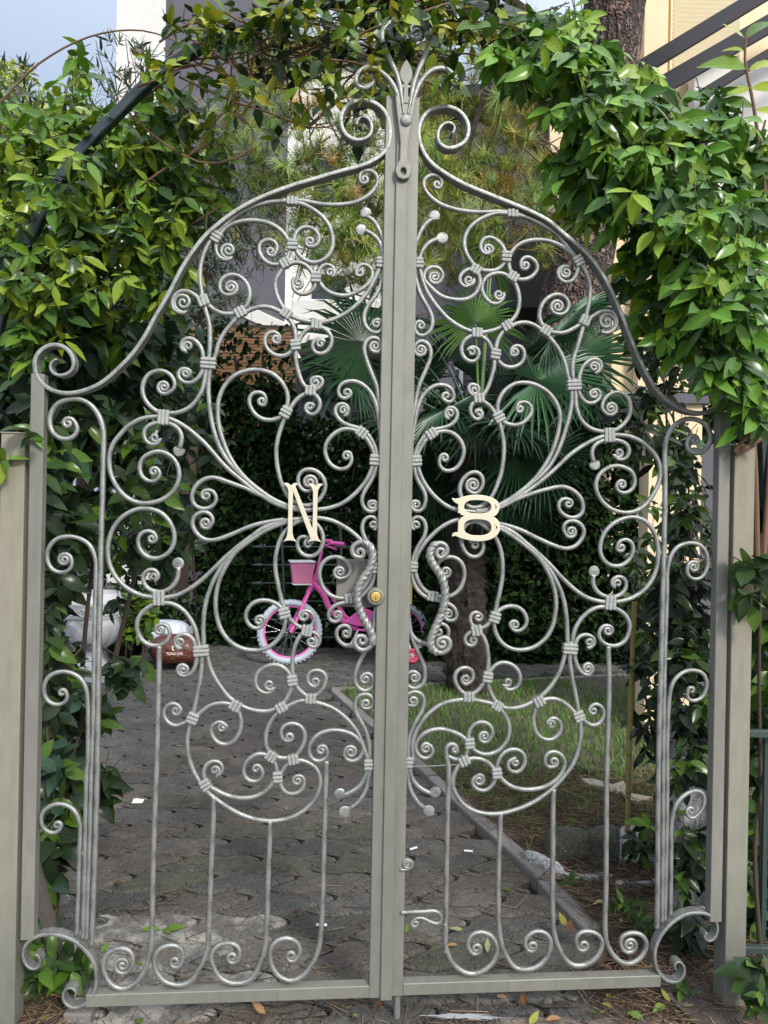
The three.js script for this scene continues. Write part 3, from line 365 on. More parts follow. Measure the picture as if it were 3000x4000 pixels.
bar(rightLeaf, 'scroll_bar', 11.5, '35,1068 40,1049 42,1023 52,975 67,943 81,914 87,889 84,864 68,850 49,850 35,868 43,890 61,894 71,883', null, [59, 877, 1]);
bar(rightLeaf, 'scroll_bar', 11.5, '213,1285 179,1286 153,1281 126,1267 103,1248 83,1227 65,1199 55,1172 55,1154 59,1136 70,1114 87,1096 109,1086 143,1085 165,1096 180,1119 184,1145 178,1171 160,1186 140,1188 119,1177 108,1157 113,1139 130,1135', null, [134, 1149, -1]);
bar(rightLeaf, 'scroll_bar', 11.5, '51,1255 42,1264 44,1282 58,1291 75,1283 82,1261 77,1238 65,1218 53,1193 46,1166 47,1138 57,1110 77,1088 100,1078 131,1072 155,1061 167,1042 164,1027 148,1022 132,1031 131,1045', [56, 1267, 1], [143, 1040, 1]);
bar(rightLeaf, 'scroll_bar', 11.5, '32,1061 36,1023 47,991 68,969 99,962 126,966 145,984 146,1002 134,1015 115,1015 105,1002 110,989', null, [119, 995, -1]);
bar(rightLeaf, 'scroll_bar', 11.5, '407,756 415,770 430,773 444,763 448,746 440,728 424,716 406,715 386,726 375,748 372,773 378,798 388,816 404,821 426,823 451,814 472,796 490,778 510,763 530,751 549,757 560,775 559,795 545,808 529,808 522,796', [420, 755, 1], [532, 791, -1]);
bar(rightLeaf, 'upright_bar', 13, '430,587 429,540 431,418 433,275 440,205 456,164 482,130 511,124 544,136 564,163 568,186 555,205 530,214 505,210 496,194 501,176', null, [517, 177, -1]);
bar(rightLeaf, 'upright_bar', 13, '291,528 290,482 288,372 291,247 297,197 310,161 335,125 360,118 386,121 412,138 428,169 429,196 413,214 388,217 367,205 360,187 367,171', null, [380, 179, -1]);
bar(rightLeaf, 'upright_bar', 13, '569,960 573,858 571,640 573,476 575,319 575,211 581,180 596,152 618,131 643,125 669,138 685,160 687,184 673,201 648,207 627,202 616,188 620,171', null, [642, 175, -1]);
bar(rightLeaf, 'scroll_bar', 11.5, '51,648 55,627 69,602 93,585 105,580', null, null, [118, 582, 1]);
bar(rightLeaf, 'scroll_bar', 11.5, '43,648 46,627 53,592 72,559 88,544', null, null, [103, 534, 1]);
collar(rightLeaf, 489, 1809, -22, 1.1);
collar(rightLeaf, 468, 1964, -60, 1.0);
collar(rightLeaf, 292, 2078, 0, 0.85);
collar(rightLeaf, 296, 1915, -30, 1.0);
collar(rightLeaf, 283, 1788, 33, 1.0);
collar(rightLeaf, 254, 1713, 82, 1.0);
collar(rightLeaf, 205, 1766, 2, 1.0);
collar(rightLeaf, 49, 1939, 92, 1.0);
collar(rightLeaf, 463, 1640, 93, 1.5);
collar(rightLeaf, 386, 1779, -30, 1.05);
collar(rightLeaf, 213, 1598, 5, 1.0);
collar(rightLeaf, 560, 1512, 3, 1.5);
collar(rightLeaf, 266, 1551, 118, 1.1);
collar(rightLeaf, 51, 1433, 93, 1.25);
collar(rightLeaf, 91, 1503, 35, 1.05);
collar(rightLeaf, 571, 1074, -2, 1.5);
collar(rightLeaf, 466, 953, 86, 1.5);
collar(rightLeaf, 265, 1033, 75, 1.1);
collar(rightLeaf, 218, 999, 12, 1.1);
collar(rightLeaf, 249, 879, 82, 1.0);
collar(rightLeaf, 201, 828, 2, 1.0);
collar(rightLeaf, 276, 805, -30, 1.0);
collar(rightLeaf, 386, 816, 28, 1.05);
collar(rightLeaf, 48, 661, 88, 0.9);
collar(rightLeaf, 49, 1161, 85, 1.0);
collar(rightLeaf, 102, 1086, -8, 1.0);
collar(rightLeaf, 493, 777, 112, 1.1);
collar(rightLeaf, 198, 1929, -30, 1.0);
collar(rightLeaf, 277, 1966, -92, 1.0);
collar(rightLeaf, 205, 708, -85, 1.0);
collar(rightLeaf, 192, 663, 25, 1.0);
collar(rightLeaf, 278, 631, -85, 1.0);
// twisted pull handles, crown, bolt
bar(leftLeaf, 'twisted_handle', 15, '-85,1186 -102,1186 -110,1204 -101,1220 -83,1225 -66,1217 -57,1200 -58,1174 -66,1152 -81,1132 -91,1111 -94,1089 -90,1064 -80,1039 -67,1017 -55,993 -52,973 -65,955 -83,953 -96,965 -99,980 -88,991 -74,988', [-90, 1198, -1], [-79, 977, 1], null, 38, 1);
bar(rightLeaf, 'twisted_handle', 15, '114,1187 129,1194 133,1210 120,1225 99,1221 87,1203 91,1179 106,1158 122,1132 128,1104 127,1073 119,1045 106,1013 95,985 93,965 107,949 127,948 143,961 143,980 128,989 114,982', [116, 1201, 1], [123, 971, -1], null, 38, 1);
bar(rightLeaf, 'crown_petal', 14, '-6,2299 -9,2330 -17,2357 -32,2384 -52,2402 -75,2415 -98,2414 -114,2401 -122,2382 -114,2366 -95,2363 -79,2373 -75,2385', null, [-93, 2381, -1], null, 26);
bar(rightLeaf, 'crown_petal', 13, '1,2299 -4,2334 -10,2373 -20,2404 -37,2439 -53,2473 -58,2496 -53,2515 -38,2530 -17,2536 -3,2527 -0,2508 -9,2493 -23,2490 -33,2497', null, [-22, 2508, 1], null, 30);
bar(rightLeaf, 'crown_petal', 13, '11,2300 18,2336 24,2376 33,2408 47,2440 58,2473 63,2501 58,2521 40,2532 21,2526 12,2508 18,2493 30,2491 40,2499', null, [29, 2507, -1], null, 30);
bar(rightLeaf, 'crown_petal', 14, '19,2300 23,2330 32,2364 45,2393 63,2414 83,2425 103,2426 122,2417 131,2398 127,2380 110,2371 94,2376 88,2388', null, [105, 2393, 1], null, 26);
bar(rightLeaf, 'bolt_handle', 10, '34,283 60,284 92,284 124,285 138,275 140,259 128,251 108,259 84,270 67,266 61,255', null, [71, 255, -1], null, 16);
bar(rightLeaf, 'bolt_latch', 8, '30,392 38,392 52,392 64,402 60,416 45,418', null, [50, 406, -1], null, 16);
{ // frames, rails, cover strip, crown, letters, lock
  const fb = (leaf, name, u0, u1, v0, v1, z0, z1, m = M.frame, r = 0.0025) => part(leaf, name, worldUV(box((u1 - u0) / 1000, (v1 - v0) / 1000, (z1 - z0) / 1000, (u0 + u1) / 2000, (v0 + v1) / 2000, (z0 + z1) / 2000, r)), m);
  fb(leftLeaf, 'outer_stile', -900, -868, 236, 1622, -15, 15);
  fb(rightLeaf, 'outer_stile', 853, 885, 236, 1582, -15, 15);
  fb(leftLeaf, 'bottom_rail', -742, -43, 67, 98, -15.3, 15.3);
  fb(rightLeaf, 'bottom_rail', 43, 722, 70, 101, -15.3, 15.3);
  fb(leftLeaf, 'inner_stile', -43, -9, 66, 2357, -15, 15);
  fb(rightLeaf, 'inner_stile', 9, 43, 69, 2357, -15, 15);
  fb(rightLeaf, 'cover_strip', -14.5, 14.5, 64, 2330, 15.4, 22, M.frame, 0.0015);
  // crown: body plate, boss, hanging loop, spear leaf
  const s = new THREE.Shape(); [[-19, 2345], [-15, 2310], [-12, 2290], [-8, 2262], [-4, 2230], [-5, 2186], [-14, 2170], [-15, 2156], [-9, 2144], [3, 2140], [15, 2144], [21, 2156], [20, 2170], [11, 2186], [11, 2230], [17, 2262], [21, 2290], [25, 2310], [30, 2345]].forEach(([x, y], i) => i ? s.lineTo(x / 1000, y / 1000) : s.moveTo(x / 1000, y / 1000));
  const hole = new THREE.Path(); hole.absellipse(0.003, 2.158, 0.0095, 0.012, 0, 6.2832, true); s.holes.push(hole);
  const plate = new THREE.ExtrudeGeometry(s, { depth: 0.005, bevelEnabled: true, bevelSize: 0.0025, bevelThickness: 0.0025, bevelSegments: 2, curveSegments: 12 }); plate.translate(0, 0, 0.0255);
  part(rightLeaf, 'crown_plate', worldUV(plate, 2), M.frame);
  const boss = new THREE.SphereGeometry(0.0145, 18, 12); boss.scale(1, 1, 0.7); boss.translate(0.007, 2.286, 0.034); part(rightLeaf, 'boss', boss, M.collar);
  const t = new THREE.Shape(); t.moveTo(0.0005, 2.33); t.lineTo(0.0015, 2.378); t.bezierCurveTo(-0.014, 2.395, -0.013, 2.41, 0.005, 2.437); t.bezierCurveTo(0.023, 2.41, 0.024, 2.395, 0.0085, 2.378); t.lineTo(0.0095, 2.33);
  const sp = new THREE.ExtrudeGeometry(t, { depth: 0.003, bevelEnabled: true, bevelSize: 0.002, bevelThickness: 0.002, bevelSegments: 2, curveSegments: 10 }); sp.translate(0, 0, 0.03); part(rightLeaf, 'spear_leaf', worldUV(sp, 2), M.frame);
  // N
  const ext = (shapes) => { const g = new THREE.ExtrudeGeometry(shapes, { depth: 0.004, bevelEnabled: true, bevelSize: 0.001, bevelThickness: 0.0015, bevelSegments: 2, curveSegments: 14 }); g.translate(0, 0, 0.014); return worldUV(g); };
  const stem = (x, y0, y1, serifTop, serifBottom) => { const k = new THREE.Shape(), h = 0.0052, w = 0.0155; k.moveTo(x - w, y0); k.quadraticCurveTo(x - 0.007, y0 + 0.006, x - h, y0 + 0.024); k.lineTo(x - h * 0.85, (y0 + y1) / 2); k.lineTo(x - h, y1 - 0.02); k.quadraticCurveTo(x - 0.008, y1 - 0.006, x - w - 0.002, y1 - 0.001); k.quadraticCurveTo(x - w * 0.4, y1 + 0.004, x, y1 - 0.008); k.quadraticCurveTo(x + w * 0.4, y1 + 0.004, x + w + 0.002, y1 - 0.001); k.quadraticCurveTo(x + 0.008, y1 - 0.006, x + h, y1 - 0.02); k.lineTo(x + h * 0.85, (y0 + y1) / 2); k.lineTo(x + h, y0 + 0.024); k.quadraticCurveTo(x + 0.007, y0 + 0.006, x + w, y0); k.quadraticCurveTo(x, y0 + 0.006, x - w, y0); return k; };
  const dg = new THREE.Shape(); dg.moveTo(-0.2625, 1.36); dg.lineTo(-0.2535, 1.36); dg.lineTo(-0.2015, 1.236); dg.lineTo(-0.2065, 1.224); dg.lineTo(-0.211, 1.228);
  const N1 = ext([stem(-0.264, 1.222, 1.367), stem(-0.2025, 1.222, 1.367)]), N2 = ext([dg]); N2.translate(0, 0, 0.0006);
  part(leftLeaf, 'letter', join([N1, N2]), M.brass, 'brass letter N');
  // B with curled arms on its left side
  const b = new THREE.Shape(), P = (x, y) => [0.145 + (x - 125) * 0.000207, 1.3385 - (y - 150) * 0.000207];
  const mv = (x, y) => b.moveTo(...P(x, y)), c3 = (...q) => b.bezierCurveTo(...P(q[0], q[1]), ...P(q[2], q[3]), ...P(q[4], q[5])), ln = (x, y) => b.lineTo(...P(x, y));
  mv(125, 150); c3(160, 165, 200, 158, 245, 140); c3(310, 115, 380, 105, 440, 106); c3(580, 108, 715, 150, 716, 240); c3(716, 320, 680, 350, 632, 370); c3(700, 390, 728, 440, 730, 500); c3(730, 600, 620, 672, 460, 672); c3(380, 672, 280, 650, 225, 630); c3(190, 612, 160, 604, 137, 620); c3(132, 590, 150, 572, 208, 572); ln(212, 425); ln(238, 408); c3(232, 392, 262, 388, 272, 375); c3(280, 352, 256, 350, 240, 352); c3(238, 332, 222, 328, 206, 328); ln(206, 215); c3(180, 212, 150, 200, 125, 150);
  const hole2 = (x0, x1, y0, y1) => { const h = new THREE.Path(); for (let i = 0; i < 32; i++) { const t = -i / 32 * 6.2832, c = Math.cos(t), d = Math.sin(t), q = P((x0 + x1) / 2 + Math.sign(c) * Math.pow(Math.abs(c), 0.75) * (x1 - x0) / 2, (y0 + y1) / 2 + Math.sign(d) * Math.pow(Math.abs(d), 0.85) * (y1 - y0) / 2); i ? h.lineTo(...q) : h.moveTo(...q); } b.holes.push(h); };
  hole2(272, 620, 163, 338); hole2(274, 626, 400, 608); for (const [x, y] of [[672, 245], [684, 500]]) { const h = new THREE.Path(); [[-14, -44], [4, -12], [20, 0], [6, 12], [-10, 40], [-4, 4]].forEach(([dx, dy], i) => i ? h.lineTo(...P(x + dx, y + dy)) : h.moveTo(...P(x + dx, y + dy))); b.holes.push(h); }
  part(rightLeaf, 'letter', ext([b]), M.brass, 'brass letter B');
  // lock with a round brass cylinder
  part(leftLeaf, 'lock_case', worldUV(box(0.103, 0.122, 0.03, -0.0935, 1.115, -0.028, 0.003)), M.boxGrey);
  const disc = (r, z0, z1, m, name, bev) => { const g = new THREE.LatheGeometry([[0, z1], [r - bev, z1], [r, z1 - bev], [r, z0]].map(([x, y]) => new THREE.Vector2(x, y)), 32); g.rotateX(Math.PI / 2); g.translate(-0.046, 1.086, 0); return part(leftLeaf, name, g, m); };
  disc(0.0228, 0.004, 0.026, M.frame, 'lock_rosette', 0.004); const cyl = disc(0.0128, 0.0255, 0.0285, M.gold, 'lock_cylinder', 0.0012);
  const kh = part(cyl, 'keyhole', box(0.0018, 0.0095, 0.0006, -0.046, 1.0825, 0.0288), M.dark);
  const ring = new THREE.TorusGeometry(0.0138, 0.0009, 6, 28); ring.translate(-0.046, 1.086, 0.0262); part(leftLeaf, 'lock_ring', ring, M.dark);
  const rod = new THREE.CylinderGeometry(0.0085, 0.0085, 0.13, 14); rod.translate(0.031, 0.066, -0.0245 + 0.02); part(rightLeaf, 'drop_bolt', rod, M.iron);
  const wire = tube([V3(0.04, 0.648, 0), V3(0.13, 0.651, 0.002), V3(0.208, 0.655, 0)], 0.0018, 4, 5); part(rightLeaf, 'tie_wire', wire, M.iron);
}
function gatePost(label, u0, u1, v1) {
  const t = thing('gate_post', label, 'post', gateSpot.clone().add(V3(Math.cos(gateTurn), 0, -Math.sin(gateTurn)).multiplyScalar((u0 + u1) / 2000)), gateTurn, 'gate posts');
  const w = (u1 - u0) / 1000;
  part(t, 'shaft', worldUV(box(w, v1 / 1000 + 0.06, 0.06, 0, v1 / 2000 - 0.03, -0.016, 0.003)), M.post);
  part(t, 'cap', worldUV(box(w + 0.003, 0.004, 0.063, 0, v1 / 1000 + 0.002, -0.016, 0.0015)), M.post);
  return t;
}
gatePost('pale square steel post left of the gate with a leaf hanging over its top', -968, -911, 1474);
gatePost('pale square steel post right of the gate with green rails fixed to it', 897, 954, 1492);

// ---------------------------------------------------------------- ground, paved path, lawn
function ground(x, y, h = 0) { const p = at(x, y, 1), d = (1.3 - h) / (1.3 - p.y); return V3(p.x * d, h, -d); }
const soilMap = texture(512, (x, y) => { const a = nA(x, y), b = nC(x, y), s = speck(x, y); let m = mix([0.04, 0.03, 0.024], [0.09, 0.07, 0.054], 0.6 * a + 0.4 * b); if (s > 0.93) m = [0.28, 0.26, 0.23]; return m; });
M.soil = std({ map: soilMap, roughness: 0.95, bumpMap: bumpFine, bumpScale: 0.02 });
const concreteMap = texture(512, (x, y) => { const a = nA(x, y), b = speck(x, y), c = speck2(x, y); let m = mix([0.11, 0.10, 0.092], [0.22, 0.205, 0.187], a); if (b > 0.88) m = mix(m, [0.45, 0.44, 0.42], 0.6); if (c < 0.12) m = mix(m, [0.06, 0.055, 0.05], 0.6); return m; });
M.concrete = std({ map: concreteMap, roughness: 0.9, bumpMap: bumpFine, bumpScale: 0.006 });
const plane = (x0, x1, z0, z1, y, s = 1) => { const g = new THREE.PlaneGeometry(x1 - x0, z1 - z0, 1, 1); g.rotateX(-Math.PI / 2); g.translate((x0 + x1) / 2, y, (z0 + z1) / 2); return worldUV(g, s); };
structure('ground', plane(-60, 60, -90, 30, -0.045, 1.2), M.soil);
{ // concrete pavement in front of the gate, with a worn edge
  structure('pavement', plane(-3, 3, -1.845, 3, -0.012, 1.1), M.concrete);
  const s = new THREE.Shape(), r = rng(4), c = ground(1830, 3985); for (let i = 0; i <= 40; i++) { const a = i / 40 * 6.2832, q = (0.35 + 0.65 * r()); const x = Math.cos(a) * 0.13 * q, y = Math.sin(a) * 0.015 * q; i ? s.lineTo(x, y) : s.moveTo(x, y); }
  const g = new THREE.ShapeGeometry(s); g.rotateX(-Math.PI / 2); g.translate(c.x, 0.009, c.z); structure('paint_splash', worldUV(g), std({ color: lin(0.3, 0.3, 0.31), roughness: 0.9, bumpMap: bumpFine, bumpScale: 0.01 }));
}
const fbmP = [fbm(201, 8, 5), fbm(202, 6, 5)];
structure('threshold', worldUV(new RoundedBoxGeometry(0.44, 0.05, 0.085, 2, 0.006).rotateY(0.03).translate(0.53, -0.024, -1.885)), std({ map: concreteMap, color: lin(0.75, 0.66, 0.6), roughness: 0.85, bumpMap: bumpFine, bumpScale: 0.01 }));
const path = thing('path'); path.userData.kind = 'structure'; path.rotation.y = 0.035;
{ // interlocking pavers with S-shaped ends in a running bond
  const L = 0.285, Wd = 0.142, gap = 0.005, pts = [];
  const sx = (t) => 0.042 * Math.sin(2 * Math.PI * t), hy = (x) => 0.011 * Math.sin(2 * Math.PI * x / L * 2);
  for (let i = 0; i < 6; i++) pts.push([-L / 2 + (i / 6) * L, -1]); for (let i = 0; i < 9; i++) pts.push([L / 2, -0.5 + i / 9, 1]); for (let i = 0; i < 6; i++) pts.push([L / 2 - (i / 6) * L, 1]); for (let i = 0; i < 9; i++) pts.push([-L / 2, 0.5 - i / 9, 1]);
  const outline = pts.map((p) => p.length === 2 ? [p[0], p[1] * Wd / 2 + hy(p[0])] : [p[0] + sx(p[1] + 0.5), p[1] * Wd + hy(p[0])]);
  const shape = (inset, y) => outline.map(([x, z], i) => { const a = outline[(i + outline.length - 1) % outline.length], b = outline[(i + 1) % outline.length], tx = b[0] - a[0], tz = b[1] - a[1], l = Math.hypot(tx, tz); return [x - tz / l * inset, y, z + tx / l * inset]; });
  const paver = (seed) => { const r = rng(seed), rings = [shape(gap, -0.035), shape(gap, -0.009), shape(gap + 0.008, 0)], pos = [], uv = [], idx = [], n = outline.length, ou = r(), ov = r();
    rings.forEach((q) => q.forEach((p) => { pos.push(p[0], p[1] + (p[1] === 0 ? (r() - 0.5) * 0.0016 : 0), p[2]); uv.push(p[0] * 1.6 + ou + p[1], p[2] * 1.6 + ov); })); pos.push(0, 0.001, 0); uv.push(ou, ov);
    for (let k = 0; k < 2; k++) for (let i = 0; i < n; i++) { const a = k * n + i, b = k * n + (i + 1) % n; idx.push(a, a + n, b, b, a + n, b + n); } for (let i = 0; i < n; i++) idx.push(2 * n + i, 3 * n, 2 * n + (i + 1) % n);
    const g = new THREE.BufferGeometry(); g.setAttribute('position', new THREE.Float32BufferAttribute(pos, 3)); g.setAttribute('uv', new THREE.Float32BufferAttribute(uv, 2)); g.setIndex(idx); const f = g.toNonIndexed(); f.computeVertexNormals(); return f; };
  const geos = [1, 2, 3, 4].map(paver), maps = [0, 1].map((q) => texture(512, (x, y) => { const a = fbmP[q](x, y), b = speck(x + q * 0.3, y), c = speck2(x, y + q * 0.2), moss = sm(0.48, 0.72, nD(y, x)); let m = mix([0.042, 0.039, 0.034], [0.105, 0.098, 0.088], a); m = mix(m, [0.052, 0.052, 0.024], moss * 0.75); if (b > 0.9) m = mix(m, [0.3, 0.29, 0.27], 0.75); if (c < 0.2) m = m.map((v) => v * 0.35); return m; }));
  const tones = [[1, 1, 1], [1.22, 1.18, 1.12], [0.74, 0.75, 0.75], [0.95, 0.98, 0.8], [1.08, 0.98, 0.92]], mats = tones.map((t, i) => std({ map: maps[i % 2], color: lin(...t), roughness: 0.86, bumpMap: bumpFine, bumpScale: 0.012 })), dusty = std({ map: texture(512, (x, y) => { const a = fbmP[0](x, y), b = speck(x, y), c = speck2(x, y); let m = mix([0.1, 0.093, 0.083], [0.25, 0.236, 0.21], sm(0.35, 0.62, a)); if (b > 0.9) m = mix(m, [0.42, 0.4, 0.37], 0.7); if (c < 0.16) m = m.map((v) => v * 0.5); return m; }), roughness: 0.92, bumpMap: bumpFine, bumpScale: 0.01 });
  part(path, 'bedding', plane(-3.2, 3.6, -9, -1.84, -0.03), std({ color: lin(0.012, 0.01, 0.008), roughness: 1 }));
  const rest = []; R = rng(31); let count = 0;
  for (let j = 0; j < 52; j++) for (let i = -11; i < 9; i++) {
    const x = (i + (j % 2) * 0.5) * L + 0.05, z = -1.9 - j * Wd, edge = kerbX(z);
    if (z > -5.4 ? x > edge + 0.16 : x > 3 || (x > edge + 0.16 && z > -5.5 - 0.28 * (x + 0.4))) continue;
    const y = (R() - 0.5) * 0.007, rx = (R() - 0.5) * 0.022, rz = (R() - 0.5) * 0.016, g = geos[Math.floor(R() * 4)], m = Math.hypot((x + 0.58) / 0.42, (z + 2.12) / 0.27) < 0.8 + R() * 0.4 ? dusty : mats[Math.floor(R() * 5)];
    if (z > -4.6 && count < 300) { const o = part(path, 'paver', g, m); o.position.set(x, y, z); o.rotation.set(rx, (R() - 0.5) * 0.012, rz); count++; }
    else { const q = g.clone(); q.rotateX(rx); q.translate(x, y, z); rest.push(q); }
  }
  const f = part(path, 'far_pavers', mergeGeometries(rest), mats[0]); f.userData.kind = 'stuff';
}
function kerbX(z) { return z > -2.805 ? 0.51 + (z + 2.805) * 0.27 : 0.51 + (z + 2.805) * 0.345; }

const kerb = thing('kerb'); kerb.userData.kind = 'structure';
{ // concrete kerb stones between path and lawn, one broken
  const line = [-2.3, -2.62, -3.0, -3.62, -4.45, -5.33].map((z) => [kerbX(z), z]);
  for (let i = 0; i < line.length - 1; i++) { const [x0, z0] = line[i], [x1, z1] = line[i + 1], l = Math.hypot(x1 - x0, z1 - z0) - 0.008, g = box(0.062, 0.12, l, 0, -0.042, 0, 0.008), m = part(kerb, 'kerb_stone', worldUV(g), M.concrete); m.position.set((x0 + x1) / 2 + 0.03, 0.002 + (i % 2) * 0.006, (z0 + z1) / 2); m.rotation.y = Math.atan2(x1 - x0, z1 - z0) + (i === 1 ? 0.02 : 0); m.rotation.z = (i - 2) * 0.012; }
  const back = [[-0.36, -5.36], [0.75, -5.68], [1.9, -6.02], [3.2, -6.4]];
  for (let i = 0; i < 3; i++) { const [x0, z0] = back[i], [x1, z1] = back[i + 1], m = part(kerb, 'kerb_stone', worldUV(box(Math.hypot(x1 - x0, z1 - z0) - 0.01, 0.1, 0.06, 0, -0.03, 0, 0.006)), M.concrete); m.position.set((x0 + x1) / 2, 0, (z0 + z1) / 2); m.rotation.y = -Math.atan2(z1 - z0, x1 - x0); }
}
const lawnEdge = [[kerbX(-1.84) + 0.06, -1.84], [kerbX(-2.4) + 0.06, -2.4], [kerbX(-2.9) + 0.06, -2.9], [-0.3, -5.33], [1.9, -5.98], [3.6, -6.45], [3.6, -1.84]];
{ const s = new THREE.Shape(); lawnEdge.forEach(([x, z], i) => i ? s.lineTo(x, -z) : s.moveTo(x, -z)); const g = new THREE.ShapeGeometry(s); g.rotateX(-Math.PI / 2); g.translate(0, 0.012, 0); structure('lawn_soil', worldUV(g, 1.2), M.soil); }
const inLawn = (x, z) => x > (z > -5.33 ? kerbX(z) + 0.065 : 99) || (z <= -5.33 && x > -0.36 && z > -5.36 - 0.295 * (x + 0.36) + 0.04);
{ // grass: sparse and worn towards the front, thicker behind
  R = rng(515); const n = 26000, blade = new THREE.BufferGeometry(); blade.setAttribute('position', new THREE.Float32BufferAttribute([-0.5, 0, 0, 0.5, 0, 0, -0.36, 0.55, 0.12, 0.36, 0.55, 0.12, 0, 1, 0.45], 3)); blade.setIndex([0, 1, 2, 1, 3, 2, 2, 3, 4]); blade.computeVertexNormals();
  const q = new THREE.Object3D(), mats = [], cols = [];
  for (let t = 0; t < 400000 && mats.length < n; t++) { const z = -2.2 - R() * 4.1, x = -0.4 + R() * 3.6; if (!inLawn(x, z)) continue; const patch = nA(x * 0.3 + 5, z * 0.3 + 5), dens = sm(-2.6, -3.7, z) * sm(0.25, 0.5, patch) + 0.03; if (R() > dens) continue;
    q.position.set(x, 0.01, z); q.rotation.set(rr(-0.5, 0.9), rr(0, 6.3), rr(-0.5, 0.5)); q.scale.set(rr(0.003, 0.0055), rr(0.03, 0.075), rr(0.03, 0.09)); q.updateMatrix(); mats.push(q.matrix.clone()); cols.push(R() < 0.1 ? [0.2, 0.16, 0.07] : [rr(0.05, 0.11), rr(0.12, 0.22), rr(0.012, 0.03)]); }
  const im = baked(blade, mats, cols, std({ roughness: 0.7, side: THREE.DoubleSide })); im.name = 'grass'; scene.add(tag(im, 'short worn grass growing between the kerb and the hedge', 'grass', null, 'stuff'));
}
{ // dry pine needles: a thick mat in the bed behind the right leaf, drifts at both posts, a few on the paving
  R = rng(616); const g = new THREE.CylinderGeometry(0.0012, 0.0008, 1, 3, 2, true); g.rotateZ(Math.PI / 2); { const p = g.attributes.position; for (let i = 0; i < p.count; i++) p.setZ(i, p.getZ(i) + 0.06 * Math.cos(p.getX(i) * 3)); }
  const list = [], add = (x, y, z) => list.push([x, y, z]);
  for (let i = 0; i < 9000; i++) { const z = -2.1 - Math.pow(R(), 1.3) * 1.6, x = 0.35 + R() * 1.5; if (inLawn(x, z)) add(x, 0.014 + R() * 0.025, z); }
  for (let i = 0; i < 1500; i++) add(-0.98 + Math.abs(rr(-0.2, 0.2)) - 0.05, R() * 0.03 - 0.01, -1.78 + rr(-0.14, 0.08));
  for (let i = 0; i < 900; i++) add(0.86 + rr(-0.25, 0.2), R() * 0.02 - 0.01, -1.97 + rr(-0.14, 0.08));
  for (let i = 0; i < 520; i++) add(rr(-1.3, 0.85), 0.004 + R() * 0.004, -1.86 - Math.pow(R(), 1.6) * 2.4);
  for (let i = 0; i < 380; i++) add(rr(-0.9, 1), -0.004 + R() * 0.006, -1.79 - R() * 0.1);
  const q = new THREE.Object3D(), mats = [], cols = [];
  list.forEach(([x, y, z]) => { q.position.set(x, y, z); q.rotation.set(rr(-0.15, 0.15), rr(0, 6.3), rr(-0.22, 0.22)); const w = rr(0.8, 1.5); q.scale.set(rr(0.06, 0.15), w, w); q.updateMatrix(); mats.push(q.matrix.clone()); const t = Math.pow(R(), 2.2); cols.push([0.045 + 0.28 * t, 0.028 + 0.19 * t, 0.021 + 0.1 * t]); });
  const im = baked(g, mats, cols, std({ roughness: 0.75 }));
  im.name = 'pine_litter'; im.receiveShadow = im.castShadow = true; scene.add(tag(im, 'brown dry pine needles scattered over bed and paving', 'needles', null, 'stuff'));
}

// ---------------------------------------------------------------- buildings behind
const plaster = (a, b, seedShift = 0) => std({ map: texture(256, (x, y) => { const s = fbmStreak(x + seedShift, y), n = nA(x, y + seedShift); return mix(a, b, 0.55 * n + 0.45 * s).map((v) => v * (0.94 + 0.12 * nC(x, y))); }, true, 0.5, 0.5), roughness: 0.9, bumpMap: bumpFine, bumpScale: 0.004 });
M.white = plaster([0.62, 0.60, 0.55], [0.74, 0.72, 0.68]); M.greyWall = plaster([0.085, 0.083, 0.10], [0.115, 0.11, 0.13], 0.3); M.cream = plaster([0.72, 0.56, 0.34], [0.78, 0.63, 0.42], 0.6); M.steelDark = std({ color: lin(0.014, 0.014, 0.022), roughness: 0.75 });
M.glass = std({ color: lin(0.04, 0.05, 0.07), roughness: 0.05, metalness: 0.6 }); M.blind = std({ color: lin(0.82, 0.72, 0.5), roughness: 0.7 });
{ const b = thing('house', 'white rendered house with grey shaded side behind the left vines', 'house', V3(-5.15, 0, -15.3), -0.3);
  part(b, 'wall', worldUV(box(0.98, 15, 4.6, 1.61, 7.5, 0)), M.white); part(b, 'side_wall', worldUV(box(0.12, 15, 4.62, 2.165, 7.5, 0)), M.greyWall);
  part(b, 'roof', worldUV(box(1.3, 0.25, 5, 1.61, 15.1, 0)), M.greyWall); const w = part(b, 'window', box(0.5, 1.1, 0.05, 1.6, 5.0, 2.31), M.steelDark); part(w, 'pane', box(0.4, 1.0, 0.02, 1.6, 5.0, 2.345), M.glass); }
{ const b = thing('house', 'dark grey house with black eave behind pine and palm', 'house', V3(2.0, 0, -13.5), -0.12);
  part(b, 'wall', worldUV(box(5.2, 8.6, 0.5, 0.55, 4.3, 0)), M.greyWall); part(b, 'roof', worldUV(box(5.6, 0.2, 1.0, 0.55, 8.7, 0.1)), M.steelDark);
  for (let i = 0; i < 4; i++) part(b, 'balcony_rail', box(2.1, 0.09, 0.06, 2.15, 6.2 + i * 0.42, 0.6), M.steelDark);
  const w = part(b, 'window', box(1.2, 1.5, 0.06, -1.2, 3.2, 0.27), M.white); part(w, 'pane', box(1.05, 1.35, 0.03, -1.2, 3.2, 0.3), M.glass);
  const e = part(b, 'eave', box(1.4, 1.1, 1.1, 0.75, 5.2, 0.85, 0.03), M.dark); e.rotation.z = 0; 
  part(b, 'pillar', worldUV(box(0.3, 8.4, 0.3, 0.97, 4.2, 0.42)), M.cream); }
